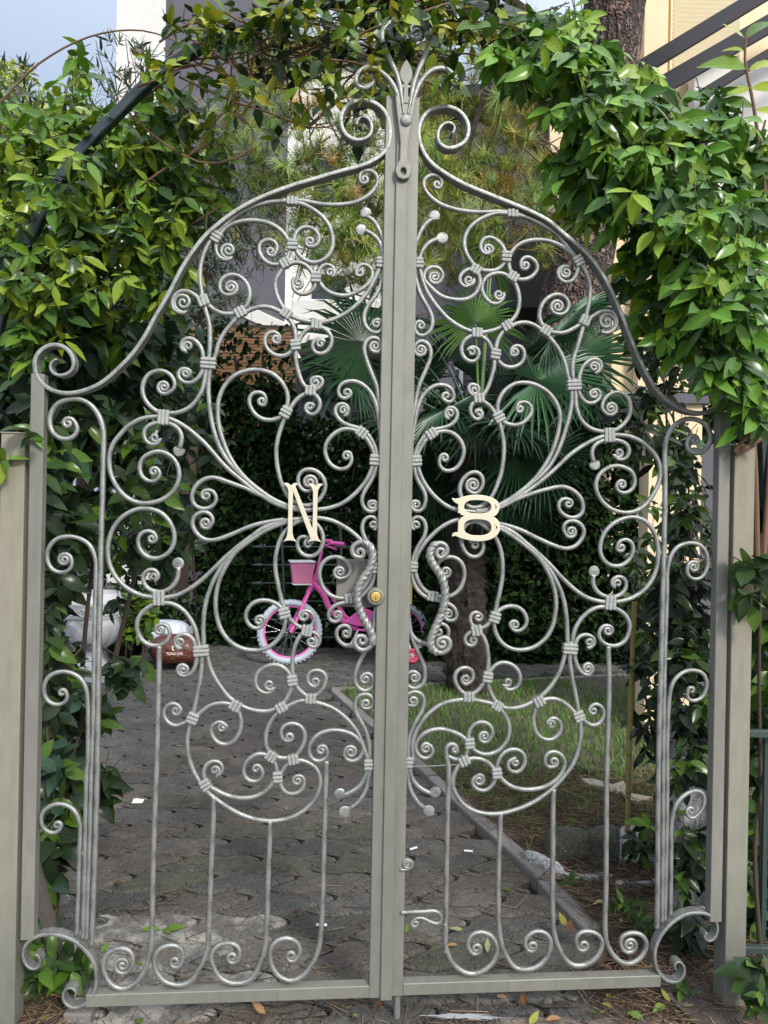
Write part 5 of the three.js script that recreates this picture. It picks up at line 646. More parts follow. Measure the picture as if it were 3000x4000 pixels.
// pine: reddish plated trunk at the right, drooping boughs of long needles across the middle
R = rng(1011);
const pine = plant('pine_tree', 'tall pine with flaking trunk and drooping needle clusters', 'pine tree', 2080, 2600, 6.9);
{ const bark = texture(512, (x, y) => { const a = Math.abs(nB(x, y * 3) - 0.5) * 2, b = Math.abs(nC(x, y * 2) - 0.5) * 2, k = sm(0.02, 0.22, Math.min(a, b * 1.2)); return mix([0.03, 0.022, 0.02], mix([0.16, 0.095, 0.07], [0.26, 0.19, 0.16], nA(x, y)), k); }, true, 9, 1), bb = texture(256, (x, y) => { const a = Math.abs(nB(x, y * 3) - 0.5) * 2, b = Math.abs(nC(x, y * 2) - 0.5) * 2; return sm(0.02, 0.25, Math.min(a, b * 1.2)); }, false, 9, 1);
  M.bark = std({ map: bark, bumpMap: bb, bumpScale: 0.05, roughness: 0.95 });
  const c = [[2080, 2640, 7], [2120, 2000, 6.9], [2190, 1400, 6.8], [2270, 1000, 6.7], [2330, 600, 6.6], [2400, 0, 6.5], [2450, -700, 6.5], [2500, -2500, 6.5]].map((q) => at(...q));
  const g = taper(c, 0.33, 0.2, 90, 28); { const p = g.attributes.position, n = g.attributes.normal; for (let i = 0; i < p.count; i++) { const u = (i % 29) / 28, v = Math.floor(i / 29) / 90, k = (nB(u, v * 2.5) - 0.5) * 0.06 + (nC(u, v * 3) - 0.5) * 0.03; p.setXYZ(i, p.getX(i) + n.getX(i) * k, p.getY(i) + n.getY(i) * k, p.getZ(i) + n.getZ(i) * k); } g.computeVertexNormals(); }
  g.translate(-pine.position.x, 0, -pine.position.z); part(pine, 'trunk', g, M.bark);
  const boughs = [[[2330, 500, 6.5], [1900, 150, 6.0], [1500, 250, 5.6], [1200, 500, 5.4]], [[2290, 700, 6.6], [1800, 450, 5.8], [1500, 650, 5.5], [1250, 900, 5.3]], [[2360, 300, 6.5], [1700, -150, 5.8], [1100, 100, 5.5], [900, 400, 5.4]], [[2270, 900, 6.6], [1950, 800, 5.8], [1700, 950, 5.5], [1500, 1150, 5.4]], [[2390, 100, 6.5], [2000, 200, 5.6], [1850, 500, 5.4], [1800, 800, 5.3]], [[2330, 600, 6.5], [2100, 450, 5.9], [2000, 650, 5.7], [2010, 900, 5.7]]];
  stems(pine, 'bough', boughs.map((l) => l.map((q) => at(...q))), 0.05, 0.012, 24, M.bark);
  const tw = []; for (let i = 0; i < 90; i++) { const l = boughs[Math.floor(R() * boughs.length)], a = at(...l[1 + Math.floor(R() * 3)]); tw.push(wander(a.clone().add(ball().multiplyScalar(0.35)), a.clone().add(V3(rr(-0.6, 0.6), rr(-0.6, 0.2), rr(-0.4, 0.4))), 3, 0.07)); } stems(pine, 'twig', tw, 0.007, 0.003, 8, M.vine);
  // one tuft: needles fanning out and bending down
  const tuft = []; for (let i = 0; i < 44; i++) { const a = rr(0, 6.28), e = rr(-0.3, 1.2), d = V3(Math.cos(a) * Math.cos(e), Math.sin(e) * 0.9, Math.sin(a) * Math.cos(e)), L = rr(0.8, 1.1), s = d.clone().cross(V3(0, 1, 0.1)).normalize().multiplyScalar(0.0085), m = d.clone().multiplyScalar(L * 0.55), t = d.clone().multiplyScalar(L).add(V3(0, -0.3, 0)); tuft.push([s.clone().negate(), s, m.clone().sub(s), m.clone().add(s), t]); }
  const P = [], I = []; tuft.forEach((q) => { const o = P.length / 3; q.forEach((v) => P.push(v.x, v.y, v.z)); I.push(o, o + 1, o + 2, o + 1, o + 3, o + 2, o + 2, o + 3, o + 4); }); const tg = new THREE.BufferGeometry(); tg.setAttribute('position', new THREE.Float32BufferAttribute(P, 3)); tg.setIndex(I); tg.computeVertexNormals();
  const spots = []; const area = (x, y, d, rx, ry, rd, n) => { for (let i = 0; i < n * 0.62; i++) { const b = ball(); spots.push(at(x + b.x * rx, y + b.y * ry, d + b.z * rd)); } };
  area(1100, 480, 5.4, 330, 250, 0.5, 190); area(1280, 820, 5.4, 280, 250, 0.4, 260); area(1560, 600, 5.4, 300, 330, 0.5, 280); area(1450, 1010, 5.3, 270, 170, 0.4, 200); area(1780, 850, 5.4, 260, 270, 0.5, 270); area(1980, 620, 5.7, 170, 250, 0.4, 150); area(1700, 250, 5.6, 500, 250, 0.6, 170); area(2100, 900, 6, 90, 200, 0.3, 40); area(1000, 800, 5.5, 130, 180, 0.3, 60); area(1960, 250, 5.6, 150, 250, 0.5, 50); area(1150, 200, 5.6, 250, 170, 0.4, 60);
  // crown above, out of the picture, that keeps the garden in shade
  for (let i = 0; i < 1500; i++) { const b = ball(); spots.push(V3(0.4 + b.x * 4.2, 8.3 + b.y * 1.1, -6.3 + b.z * 2.2)); }
  const q = new THREE.Object3D(), mats = [], cols = [];
  spots.forEach((s) => { q.position.copy(s).sub(pine.position); q.rotation.set(rr(-0.9, 0.9), rr(0, 6.3), rr(-0.9, 0.9)); const L = s.y > 6.6 ? rr(0.22, 0.34) : rr(0.13, 0.22); q.scale.setScalar(L); q.updateMatrix(); mats.push(q.matrix.clone()); const t = R(); cols.push(t < 0.07 ? [0.36, 0.2, 0.06] : t < 0.6 ? [rr(0.22, 0.34), rr(0.27, 0.37), 0.05] : [rr(0.09, 0.16), rr(0.15, 0.24), 0.04]); });
  const im = baked(tg, mats, cols, std({ roughness: 0.6, side: THREE.DoubleSide })); im.name = 'needles'; pine.add(im); }

// fan palm
R = rng(1012);
const palm = plant('fan_palm', 'fan palm with fibrous trunk and pleated fronds behind right leaf', 'palm', 1826, 2690, 5.4);
{ const L = (q) => at(...q).sub(palm.position), c = [[1826, 2720, 5.4], [1822, 2500, 5.4], [1815, 2200, 5.4], [1830, 1950, 5.4], [1865, 1720, 5.4]].map(L);
  const g = taper(c, 0.15, 0.13, 40, 24); { const p = g.attributes.position, n = g.attributes.normal; for (let i = 0; i < p.count; i++) { const k = (R() - 0.5) * 0.035 + 0.02 * Math.sin(i * 0.9); p.setXYZ(i, p.getX(i) + n.getX(i) * k, p.getY(i), p.getZ(i) + n.getZ(i) * k); } g.computeVertexNormals(); }
  M.fibre = std({ map: texture(256, (x, y) => mix([0.012, 0.009, 0.007], [0.05, 0.036, 0.027], nC(x, y * 0.3)), true, 3, 1), roughness: 1, bumpMap: bumpFine, bumpScale: 0.05 }); part(palm, 'trunk', g, M.fibre);
  const hair = []; for (let i = 0; i < 900; i++) { const t = R(), a = rr(0, 6.28), cc = new THREE.CatmullRomCurve3(c).getPoint(t), o = V3(Math.cos(a), 0, Math.sin(a)), b = cc.clone().addScaledVector(o, 0.13), e = cc.clone().addScaledVector(o, rr(0.15, 0.22)).add(V3(rr(-0.05, 0.05), rr(-0.16, 0.05), 0)); hair.push(bare(tube([b, b.clone().lerp(e, 0.5).addScaledVector(o, 0.02), e], 0.0016, 2, 3))); } part(palm, 'fibres', mergeGeometries(hair), M.fibre).userData.kind = 'stuff';
  const cols = [[0.02, 0.06, 0.022], [0.032, 0.095, 0.034], [0.012, 0.036, 0.018], [0.11, 0.21, 0.055]].map((q) => new THREE.MeshPhysicalMaterial({ color: lin(...q), roughness: 0.45, clearcoat: 0.2, clearcoatRoughness: 0.4, side: THREE.DoubleSide }));
  const heart = L([1872, 1700, 5.4]);
  const fan = (hx, hy, d, r, nrm, m, arc = 4.7, n = 44) => { const h = L([hx, hy, d]), out = h.clone().sub(heart).normalize(), z = V3(...nrm).normalize(), y = out.clone().addScaledVector(z, -out.dot(z)).normalize(), x = y.clone().cross(z), P = [], I = [];
    for (let i = 0; i < n; i++) { const a = (i / (n - 1) - 0.5) * arc, da = arc / n * 0.5, Lr = r * (0.82 + 0.18 * Math.cos(a * 0.55)) * rr(0.84, 1.06), dir = (t) => y.clone().multiplyScalar(Math.cos(t)).addScaledVector(x, Math.sin(t)), o = P.length / 3;
      const put = (t, rad, zz, dr) => { const v = h.clone().addScaledVector(dir(t), rad).addScaledVector(z, zz).add(V3(0, -dr, 0)); P.push(v.x, v.y, v.z); };
      const w = 0.009; put(a, 0.01, 0, 0); const bow = rr(0.02, 0.07) * r / 0.45; put(a - da * 0.95, Lr * 0.45, 0.012, 0.01); put(a, Lr * 0.45, -0.01, 0.01); put(a + da * 0.95, Lr * 0.45, 0.012, 0.01); put(a - da * 0.42, Lr * 0.78, 0.006, bow); put(a, Lr * 0.78, -0.006, bow); put(a + da * 0.42, Lr * 0.78, 0.006, bow); put(a + rr(-0.03, 0.03), Lr, 0, bow * 2.2);
      I.push(o, o + 1, o + 2, o, o + 2, o + 3, o + 1, o + 4, o + 5, o + 1, o + 5, o + 2, o + 2, o + 5, o + 6, o + 2, o + 6, o + 3, o + 4, o + 7, o + 5, o + 5, o + 7, o + 6); }
    const g = new THREE.BufferGeometry(); g.setAttribute('position', new THREE.Float32BufferAttribute(P, 3)); g.setIndex(I); const f = g.toNonIndexed(); f.computeVertexNormals(); const fr = part(palm, 'frond', f, m); part(fr, 'petiole', taper([heart.clone(), heart.clone().lerp(h, 0.5).add(V3(0, 0.05, 0)), h], 0.013, 0.007, 10), m); };
  [[1856, 1265, 5.2, 0.42, [0, 0.35, 1], 3], [1420, 1342, 5.0, 0.6, [0.3, 0.3, 1], 0], [2030, 1778, 5.0, 0.42, [-0.1, 0.5, 1], 0], [2100, 1488, 5.0, 0.6, [-0.35, 0.75, 0.6], 1], [1862, 1640, 4.95, 0.36, [0, 0.8, 0.8], 2], [1910, 1010, 5.5, 0.36, [0.7, 0, 0.7], 3], [2230, 1400, 5.3, 0.62, [-0.4, 0.6, 0.8], 1], [1600, 1500, 5.5, 0.48, [0.2, 0.5, 0.9], 0], [1700, 1880, 5.2, 0.36, [0.2, 0.2, 1], 2], [2240, 1220, 5.6, 0.5, [-0.5, 0.8, 0.4], 1], [1640, 1250, 5.6, 0.45, [0.3, 0.9, 0.4], 0], [2200, 1650, 5.5, 0.42, [-0.3, 0.4, 1], 0], [1960, 1560, 5.6, 0.46, [0, 0.3, 1], 2], [1760, 1420, 5.8, 0.46, [0.1, 0.5, 0.9], 2], [2080, 1980, 5.4, 0.36, [-0.2, 0.1, 1], 0], [1480, 1230, 5.6, 0.45, [0.5, 0.9, 0.4], 0], [2150, 1330, 5.3, 0.5, [-0.8, 0.7, 0.3], 0], [1990, 1660, 5.0, 0.45, [0.3, 1, 0.3], 2], [1740, 1600, 5.0, 0.45, [-0.5, 1, 0.35], 0], [2300, 1560, 5.2, 0.48, [-0.2, 1, 0.35], 0], [1560, 1640, 5.1, 0.42, [0.2, 1, 0.4], 2], [1950, 1880, 5.0, 0.4, [0.2, 0.4, 1], 2], [2120, 1800, 5.0, 0.42, [-0.6, 0.6, 0.6], 2], [1380, 1480, 5.0, 0.42, [0.6, 0.8, 0.4], 0], [1930, 900, 5.6, 0.33, [0.9, 0, 0.5], 3]].forEach(([x, y, d, r, n, k]) => fan(x, y, d, r, n, cols[k]));
}
// dark hedges at the back
R = rng(1013);
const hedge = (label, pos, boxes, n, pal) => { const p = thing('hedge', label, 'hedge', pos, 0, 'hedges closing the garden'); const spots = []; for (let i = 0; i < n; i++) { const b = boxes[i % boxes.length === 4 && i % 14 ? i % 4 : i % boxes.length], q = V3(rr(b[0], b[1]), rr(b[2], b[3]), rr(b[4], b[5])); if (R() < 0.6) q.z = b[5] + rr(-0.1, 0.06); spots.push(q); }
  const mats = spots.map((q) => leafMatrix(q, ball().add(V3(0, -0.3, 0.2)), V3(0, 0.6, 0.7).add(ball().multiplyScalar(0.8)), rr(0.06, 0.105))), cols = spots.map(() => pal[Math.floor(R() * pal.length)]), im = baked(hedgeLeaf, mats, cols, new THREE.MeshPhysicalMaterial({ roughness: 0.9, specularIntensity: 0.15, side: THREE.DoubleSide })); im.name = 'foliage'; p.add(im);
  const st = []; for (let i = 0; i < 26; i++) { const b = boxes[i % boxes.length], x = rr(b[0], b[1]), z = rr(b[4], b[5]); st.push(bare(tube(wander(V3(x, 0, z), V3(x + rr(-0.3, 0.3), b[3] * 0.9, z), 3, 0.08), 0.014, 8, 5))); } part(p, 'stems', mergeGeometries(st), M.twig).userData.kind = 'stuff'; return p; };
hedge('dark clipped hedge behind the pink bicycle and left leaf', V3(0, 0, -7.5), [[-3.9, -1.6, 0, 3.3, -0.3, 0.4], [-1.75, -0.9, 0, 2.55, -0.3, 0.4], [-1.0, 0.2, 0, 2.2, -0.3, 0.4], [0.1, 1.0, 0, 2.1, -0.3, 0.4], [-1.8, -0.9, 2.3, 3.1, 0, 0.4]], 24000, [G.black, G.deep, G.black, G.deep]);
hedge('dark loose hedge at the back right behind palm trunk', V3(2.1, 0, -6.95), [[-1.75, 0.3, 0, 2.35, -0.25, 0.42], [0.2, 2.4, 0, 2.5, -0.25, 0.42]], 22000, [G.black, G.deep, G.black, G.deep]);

// ---------------------------------------------------------------- things in the garden
M.pink = std({ color: lin(0.75, 0.12, 0.42), roughness: 0.3 }); M.palePink = std({ color: lin(0.78, 0.28, 0.45), roughness: 0.45 }); M.tyre = std({ color: lin(0.38, 0.42, 0.48), roughness: 0.8 }); M.chrome = std({ color: lin(0.6, 0.6, 0.62), roughness: 0.25, metalness: 0.9 }); M.black = std({ color: lin(0.02, 0.02, 0.022), roughness: 0.6 }); M.whitePl = std({ color: lin(0.72, 0.72, 0.74), roughness: 0.45 }); M.redPl = std({ color: lin(0.72, 0.06, 0.12), roughness: 0.4 }); M.yellowPl = std({ color: lin(0.8, 0.62, 0.2), roughness: 0.5 });
{ const b0 = at(1130, 2594, 6.27), b = thing('bicycle', 'pink child bicycle with front basket and training wheels', 'bicycle', V3(b0.x, 0, b0.z), 0.26);
  const k = 6.27 / 2900, q = (x, y, z = 0) => V3((x - 1130) * k * 1.02, (2594 - y) * k, z);
  const wheel = (x, r) => { const c = q(x, 2594 - r / k), w = part(b, 'wheel', (() => { const g = new THREE.TorusGeometry(r - 0.026, 0.027, 10, 48); g.translate(c.x, c.y, c.z); return g; })(), M.tyre); const kn = []; for (let i = 0; i < 44; i++) for (const s of [-1, 1]) { const g = box(0.012, 0.01, 0.012, 0, r - 0.001, s * 0.011); g.rotateZ((i + (s > 0 ? 0.5 : 0)) / 44 * 6.2832); g.translate(c.x, c.y, c.z); kn.push(bare(g)); } part(w, 'tread', mergeGeometries(kn), M.tyre);
    const rim = new THREE.TorusGeometry(r - 0.057, 0.007, 8, 48); rim.translate(c.x, c.y, c.z); part(w, 'rim', rim, M.pink); const sp = []; for (let i = 0; i < 20; i++) { const a = i / 20 * 6.2832, e = c.clone().add(V3(Math.cos(a) * (r - 0.05), Math.sin(a) * (r - 0.05), 0)), h = c.clone().add(V3(Math.cos(a + 0.9 * (i % 2 ? 1 : -1)) * 0.02, Math.sin(a + 0.9 * (i % 2 ? 1 : -1)) * 0.02, (i % 2 ? 0.02 : -0.02))); sp.push(bare(tube([h, e], 0.0014, 1, 4))); } part(w, 'spokes', mergeGeometries(sp), M.chrome); const hub = new THREE.CylinderGeometry(0.02, 0.02, 0.07, 12); hub.rotateX(Math.PI / 2); hub.translate(c.x, c.y, c.z); part(w, 'hub', hub, M.black); };
  wheel(1130, 0.272); wheel(1572, 0.252);
  part(b, 'fork', join([tube([q(1130, 2466, 0.05), q(1160, 2400, 0.05), q(1200, 2312, 0.02)], 0.014, 8, 8), tube([q(1130, 2466, -0.05), q(1160, 2400, -0.05), q(1200, 2312, -0.02)], 0.014, 8, 8)]), M.pink);
  part(b, 'head_tube', tube([q(1198, 2316), q(1226, 2245)], 0.022, 2, 12), M.pink);
  part(b, 'frame', join([tube([q(1214, 2275), q(1255, 2320), q(1290, 2390), q(1390, 2462)], 0.026, 14, 12), tube([q(1222, 2256), q(1290, 2330), q(1350, 2415), q(1400, 2440)], 0.018, 14, 10), tube([q(1390, 2462), q(1440, 2330), q(1455, 2280)], 0.017, 6, 10), tube([q(1390, 2462, 0.05), q(1572, 2478, 0.06)], 0.011, 4, 8), tube([q(1440, 2330, 0.04), q(1572, 2478, 0.06)], 0.011, 4, 8)]), M.pink);
  part(b, 'stem', tube([q(1226, 2245), q(1248, 2150), q(1246, 2135)], 0.013, 6, 8), M.pink);
  const hb = part(b, 'handlebar', tube([q(1290, 2120, 0.25), q(1270, 2118, 0.18), q(1246, 2135, 0.04), q(1246, 2135, -0.04), q(1270, 2118, -0.18), q(1290, 2120, -0.25)], 0.011, 24, 8), M.pink); part(hb, 'grip', tube([q(1270, 2115, 0.19), q(1310, 2118, 0.3)], 0.017, 2, 10), M.pink); part(hb, 'grip', tube([q(1270, 2115, -0.19), q(1310, 2118, -0.3)], 0.017, 2, 10), M.pink); part(hb, 'brake_lever', tube([q(1258, 2130, 0.14), q(1285, 2140, 0.24)], 0.006, 2, 6), M.pink);
  // basket: tapered rim, floor and woven sides
  const bs = part(b, 'basket', (() => { const g = new THREE.CylinderGeometry(0.125, 0.092, 0.2, 4, 1, true); g.rotateY(Math.PI / 4); const c = q(1180, 2236); g.scale(1.12, 1, 0.95); g.translate(c.x - 0.02, c.y, c.z); return g; })(), std({ color: lin(0.62, 0.2, 0.36), roughness: 0.5, side: THREE.DoubleSide }));
  const c = q(1180, 2236), wv = []; for (let row = 0; row < 9; row++) for (let i = 0; i < 10; i++) { const t = row / 9, w = 0.094 + (0.065 - 0.094) * (1 - t) * 1.0, x = (i / 9 - 0.5) * 2 * w, y = -0.075 + t * 0.15; wv.push(bare(box(0.014, 0.011, 0.006, c.x - 0.02 + x, c.y + y, c.z + 0.066 + 0.019 * t + (row + i) % 2 * 0.004, 0.002))); } part(bs, 'weave', mergeGeometries(wv), M.palePink).userData.kind = 'stuff';
  for (const [y, s] of [[0.094, 1], [-0.096, 0.72]]) { const g = new THREE.TorusGeometry(0.126 * s, 0.008, 6, 4); g.rotateX(Math.PI / 2); g.rotateY(Math.PI / 4); g.scale(1.12, 1, 0.95); g.translate(c.x - 0.02, c.y + y, c.z); part(bs, 'basket_rim', g, M.whitePl); }
  const cg = new THREE.Shape(); cg.moveTo(0, 0); cg.lineTo(0.12, 0.09); cg.quadraticCurveTo(0.2, 0.12, 0.3, 0.03); cg.lineTo(0.28, -0.03); cg.quadraticCurveTo(0.14, -0.06, 0, 0); const cge = new THREE.ExtrudeGeometry(cg, { depth: 0.02, bevelEnabled: true, bevelSize: 0.006, bevelThickness: 0.006, bevelSegments: 2 }); const cp = q(1342, 2428, 0.04); cge.translate(cp.x, cp.y, cp.z); part(b, 'chain_guard', cge, M.pink);
  part(b, 'crank', join([tube([q(1390, 2462, 0.08), q(1362, 2512, 0.09)], 0.01, 2, 8), tube([q(1390, 2462, -0.08), q(1418, 2415, -0.09)], 0.01, 2, 8)]), M.chrome); const pd = q(1358, 2516, 0.12); part(b, 'pedal', box(0.08, 0.024, 0.07, pd.x, pd.y, pd.z, 0.006), M.whitePl);
  const sd = q(1462, 2268); const sg = new THREE.SphereGeometry(0.1, 16, 10); sg.scale(1.15, 0.36, 0.75); sg.translate(sd.x, sd.y, sd.z); part(b, 'saddle', sg, M.pink); const yp = q(1598, 2318); part(b, 'rear_rack', box(0.05, 0.2, 0.12, yp.x, yp.y, yp.z, 0.008), M.yellowPl);
  for (const s of [1, -1]) { const p0 = q(1598, 2562, 0.17 * s), tw = part(b, 'training_wheel', (() => { const g = new THREE.TorusGeometry(0.048, 0.016, 10, 24); g.translate(p0.x, p0.y, p0.z); return g; })(), M.redPl); const sp = []; for (let i = 0; i < 8; i++) sp.push(bare(tube([p0.clone(), p0.clone().add(V3(Math.cos(i * 0.785) * 0.045, Math.sin(i * 0.785) * 0.045, 0))], 0.006, 1, 5))); part(tw, 'spokes', mergeGeometries(sp), M.palePink); part(b, 'training_bracket', tube([q(1572, 2470, 0.07 * s), q(1582, 2500, 0.13 * s), p0], 0.011, 6, 6), M.whitePl); } }
{ // iron railing with twisted spear rods behind the bicycle
  const o = at(1240, 2590, 6.75), f = thing('iron_railing', 'dark railing with horizontal spear-tipped rods behind the bicycle', 'railing', V3(o.x, 0, -6.75), 0.05); for (let i = 0; i < 6; i++) { const y = 0.12 + i * 0.165 + 0.02, rod = part(f, 'rod', tube([V3(-0.52, y, 0), V3(0.2, y + 0.01, 0), V3(1.0, y + 0.02, 0)], 0.008, 3, 6), M.rail); const tip = new THREE.ConeGeometry(0.022, 0.1, 8); tip.rotateZ(Math.PI / 2); tip.translate(-0.57, y, 0); part(rod, 'spear_tip', tip, M.rail); }
  for (const x of [-0.28, 0.25, 0.8]) part(f, 'post', tube([V3(x, 0, 0.01), V3(x - 0.07, 1.2, 0.01)], 0.013, 2, 6), M.rail); }
{ // white garden urn
  const o = at(362, 2640, 5.6), u = thing('garden_urn', 'white concrete garden urn on a foot behind left uprights', 'urn', V3(o.x, 0, -5.6)); const k = 5.6 / 2900, top = o.y + (2640 - 2312) * k;
  const stone = std({ map: texture(256, (x, y) => { const d = sm(0.42, 0.7, nB(x, y)); return mix([0.4, 0.405, 0.42], [0.11, 0.11, 0.1], d * 0.75).map((v) => v * (0.9 + 0.2 * nC(x, y))); }), roughness: 0.85, bumpMap: bumpFine, bumpScale: 0.006 });
  const prof = [[0, 0.02], [0.15, 0.02], [0.155, 0.06], [0.12, 0.075], [0.085, 0.12], [0.08, 0.16], [0.095, 0.19], [0.15, 0.225], [0.195, 0.29], [0.213, 0.36], [0.21, 0.4], [0.2, 0.425], [0.212, 0.432], [0.212, 0.52], [0.222, 0.53], [0.222, 0.55], [0.2, 0.575], [0.185, 0.61], [0.17, 0.61], [0.18, 0.54], [0, 0.5]].map(([x, y]) => new THREE.Vector2(x, y)), g = new THREE.LatheGeometry(prof, 96); { const p = g.attributes.position; for (let i = 0; i < p.count; i++) { const y = p.getY(i); if (y > 0.19 && y < 0.41) { const a = Math.atan2(p.getZ(i), p.getX(i)), s = 1 + 0.055 * (Math.abs(Math.sin(a * 6)) - 0.6) * sm(0.41, 0.3, y); p.setX(i, p.getX(i) * s); p.setZ(i, p.getZ(i) * s); } } g.computeVertexNormals(); } g.translate(0, top - 0.61, 0); part(u, 'bowl', g, stone);
  for (let i = 0; i < 16; i++) { const h = new THREE.TorusGeometry(0.026, 0.006, 6, 6); h.rotateZ(Math.PI / 6); h.translate(0, 0, 0.212); h.rotateY(i / 16 * 6.2832); h.translate(0, top - 0.61 + 0.476, 0); part(u, 'relief', h, stone); }
  part(u, 'plinth', box(0.3, Math.max(0.05, top - 0.61 + 0.02), 0.3, 0, (top - 0.59) / 2, 0, 0.01), stone); }
{ // sacks of potting soil, pots and a bedding plant
  const cv = document.createElement('canvas'); cv.width = 512; cv.height = 256; const x = cv.getContext('2d'); x.fillStyle = '#5a2a1c'; x.fillRect(0, 0, 512, 256); x.fillStyle = '#f0e6dc'; x.font = 'bold 52px sans-serif'; x.fillText('L', 240, 110); x.font = 'bold 30px sans-serif'; x.fillText('TERRICCIO', 190, 150); x.fillStyle = '#7b3a26'; x.fillRect(0, 205, 512, 12);
  const pr = new THREE.CanvasTexture(cv); pr.colorSpace = THREE.SRGBColorSpace;
  const sack = (label, x0, y0, d, w, h, m, turn) => { const o = at(x0, y0, d), t = thing('sack', label, 'sack', V3(o.x, Math.max(0, o.y), -d), turn, 'sacks beside the urn'); const g = new THREE.SphereGeometry(1, 40, 24), p = g.attributes.position; for (let i = 0; i < p.count; i++) { let X = p.getX(i), Y = p.getY(i), Z = p.getZ(i); X = Math.sign(X) * Math.pow(Math.abs(X), 0.6); Y = Math.sign(Y) * Math.pow(Math.abs(Y), 0.75); const wr = 1 + 0.07 * (nB(X * 0.5 + 0.5, Y * 0.5 + Z) - 0.5) * 2; p.setXYZ(i, X * w / 2 * wr, (Y * 0.5 + 0.5) * h, Z * 0.16 * wr); g.attributes.uv.setXY(i, X * 0.5 + 0.5, Y * 0.5 + 0.5); } g.computeVertexNormals(); part(t, 'bag', g, m); const seam = box(0.02, h * 0.7, 0.1, w / 2, h * 0.5, 0, 0.006); part(t, 'seam', seam, m); };
  const plastic = (o) => new THREE.MeshPhysicalMaterial({ roughness: 0.35, clearcoat: 0.5, clearcoatRoughness: 0.25, bumpMap: bumpFine, bumpScale: 0.02, ...o });
  sack('brown printed sack of potting soil lying behind the left leaf', 690, 2592, 6.0, 0.42, 0.24, plastic({ map: pr }), 0.1); sack('pale blue and white plastic sack behind the brown one', 650, 2560, 6.25, 0.4, 0.3, plastic({ map: texture(128, (a, b) => b > 0.62 ? [0.5, 0.54, 0.6] : mix([0.2, 0.3, 0.48], [0.5, 0.55, 0.62], sm(0.4, 0.6, nB(a, b)))) }), -0.1);
  const o = at(500, 2590, 6.0), pot = thing('plant_pot', 'black plastic pot with purple rim on its side', 'pot', V3(o.x, 0.14, -6.0)); const pg = new THREE.LatheGeometry([[0.02, 0], [0.1, 0], [0.135, 0.22], [0.15, 0.22], [0.15, 0.245], [0.13, 0.245], [0.095, 0.02], [0, 0.02]].map(([a, b]) => new THREE.Vector2(a, b)), 32); pg.translate(0, -0.12, 0); pg.rotateX(1.2); pg.rotateY(0.2); part(pot, 'shell', pg, M.black); const rim = new THREE.TorusGeometry(0.142, 0.006, 6, 32); rim.rotateX(Math.PI / 2); rim.translate(0, 0.126, 0); rim.rotateX(1.2); rim.rotateY(0.2); part(pot, 'rim', rim, std({ color: lin(0.14, 0.015, 0.05), roughness: 0.5 }));
  const tr = at(520, 2600, 5.8), tray = thing('plant_tray', 'small grey plastic tray on the paving beside the urn', 'tray', V3(tr.x, 0, -5.8)); part(tray, 'side', box(0.2, 0.09, 0.012, 0, 0.05, 0.1, 0.004), std({ color: lin(0.24, 0.27, 0.3), roughness: 0.5 })); part(tray, 'base', box(0.2, 0.02, 0.2, 0, 0.012, 0, 0.004), M.black); part(tray, 'side', box(0.012, 0.09, 0.19, -0.1, 0.05, 0, 0.004), std({ color: lin(0.24, 0.27, 0.3), roughness: 0.5 }));
  R = rng(1014); const bp = plant('bedding_plant', 'lime green bedding plant between urn and sacks', 'plant', 560, 2560, 5.7); stems(bp, 'stem', [[at(560, 2600, 5.7), at(555, 2450, 5.7), at(540, 2350, 5.7)]], 0.008, 0.004, 8, M.twig); foliage(bp, { blobs: [[555, 2400, 5.7, 50, 80, 0.1, 26], [500, 2370, 5.7, 50, 40, 0.1, 10], [510, 2480, 5.75, 40, 40, 0.1, 10]], len: 0.1, geos: rnd, rest: rndRest, palette: [G.mid, G.bright, G.mid, G.dark], droop: 0.3 }); }
{ // fence rails beyond the right post, cane, stake
  const f = thing('side_fence', 'dark green metal side fence running right from the gate post', 'fence', at(2940, 2860, 2.0).setY(0)); for (const y of [2190, 2862, 3705]) { const a = at(2925, y, 1.99), b = at(3400, y + 12, 2.06), c = a.clone().add(b).multiplyScalar(0.5).sub(f.position); part(f, 'rail', box(a.distanceTo(b), 0.019, 0.02, c.x, c.y, c.z, 0.002), M.rail); } const u = at(2996, 3700, 2.02).sub(f.position); part(f, 'post', box(0.03, 1.5, 0.03, u.x + 0.3, 0.75, u.z - 0.02), M.rail); part(f, 'picket', box(0.012, 0.75, 0.012, u.x + 0.003, 0.32, u.z - 0.03), M.rail);
  const c0 = at(2452, 3190, 2.75), cane = thing('garden_cane', 'olive yellow cane standing upright in the right bed', 'cane', V3(c0.x, 0, c0.z)); const cp = [[2452, 3190], [2458, 2900], [2470, 2600], [2478, 2350]].map(([x, y]) => at(x, y, 2.75).sub(cane.position)); cp[0].y = 0; part(cane, 'stalk', tube(cp, 0.0095, 12, 10), std({ color: lin(0.24, 0.2, 0.06), roughness: 0.5 })); for (let i = 1; i < 4; i++) { const r = new THREE.TorusGeometry(0.0098, 0.0016, 5, 14); r.rotateX(Math.PI / 2); const p = cp[0].clone().lerp(cp[1], i * 0.3); r.translate(p.x, p.y, p.z); part(cane, 'node', r, M.twig); }
  const s0 = at(255, 3800, 2.02), st = thing('wooden_stake', 'dark weathered stake leaning behind the lower left scroll', 'stake', V3(s0.x, 0, s0.z)); const e = at(195, 3380, 2.1).sub(st.position), g = box(0.03, 0.42, 0.03, 0, 0.2, 0, 0.004); g.rotateZ(Math.atan2(-e.x, e.y)); part(st, 'shaft', worldUV(g), std({ color: lin(0.07, 0.06, 0.055), roughness: 0.9, bumpMap: bumpFine, bumpScale: 0.01 })); }
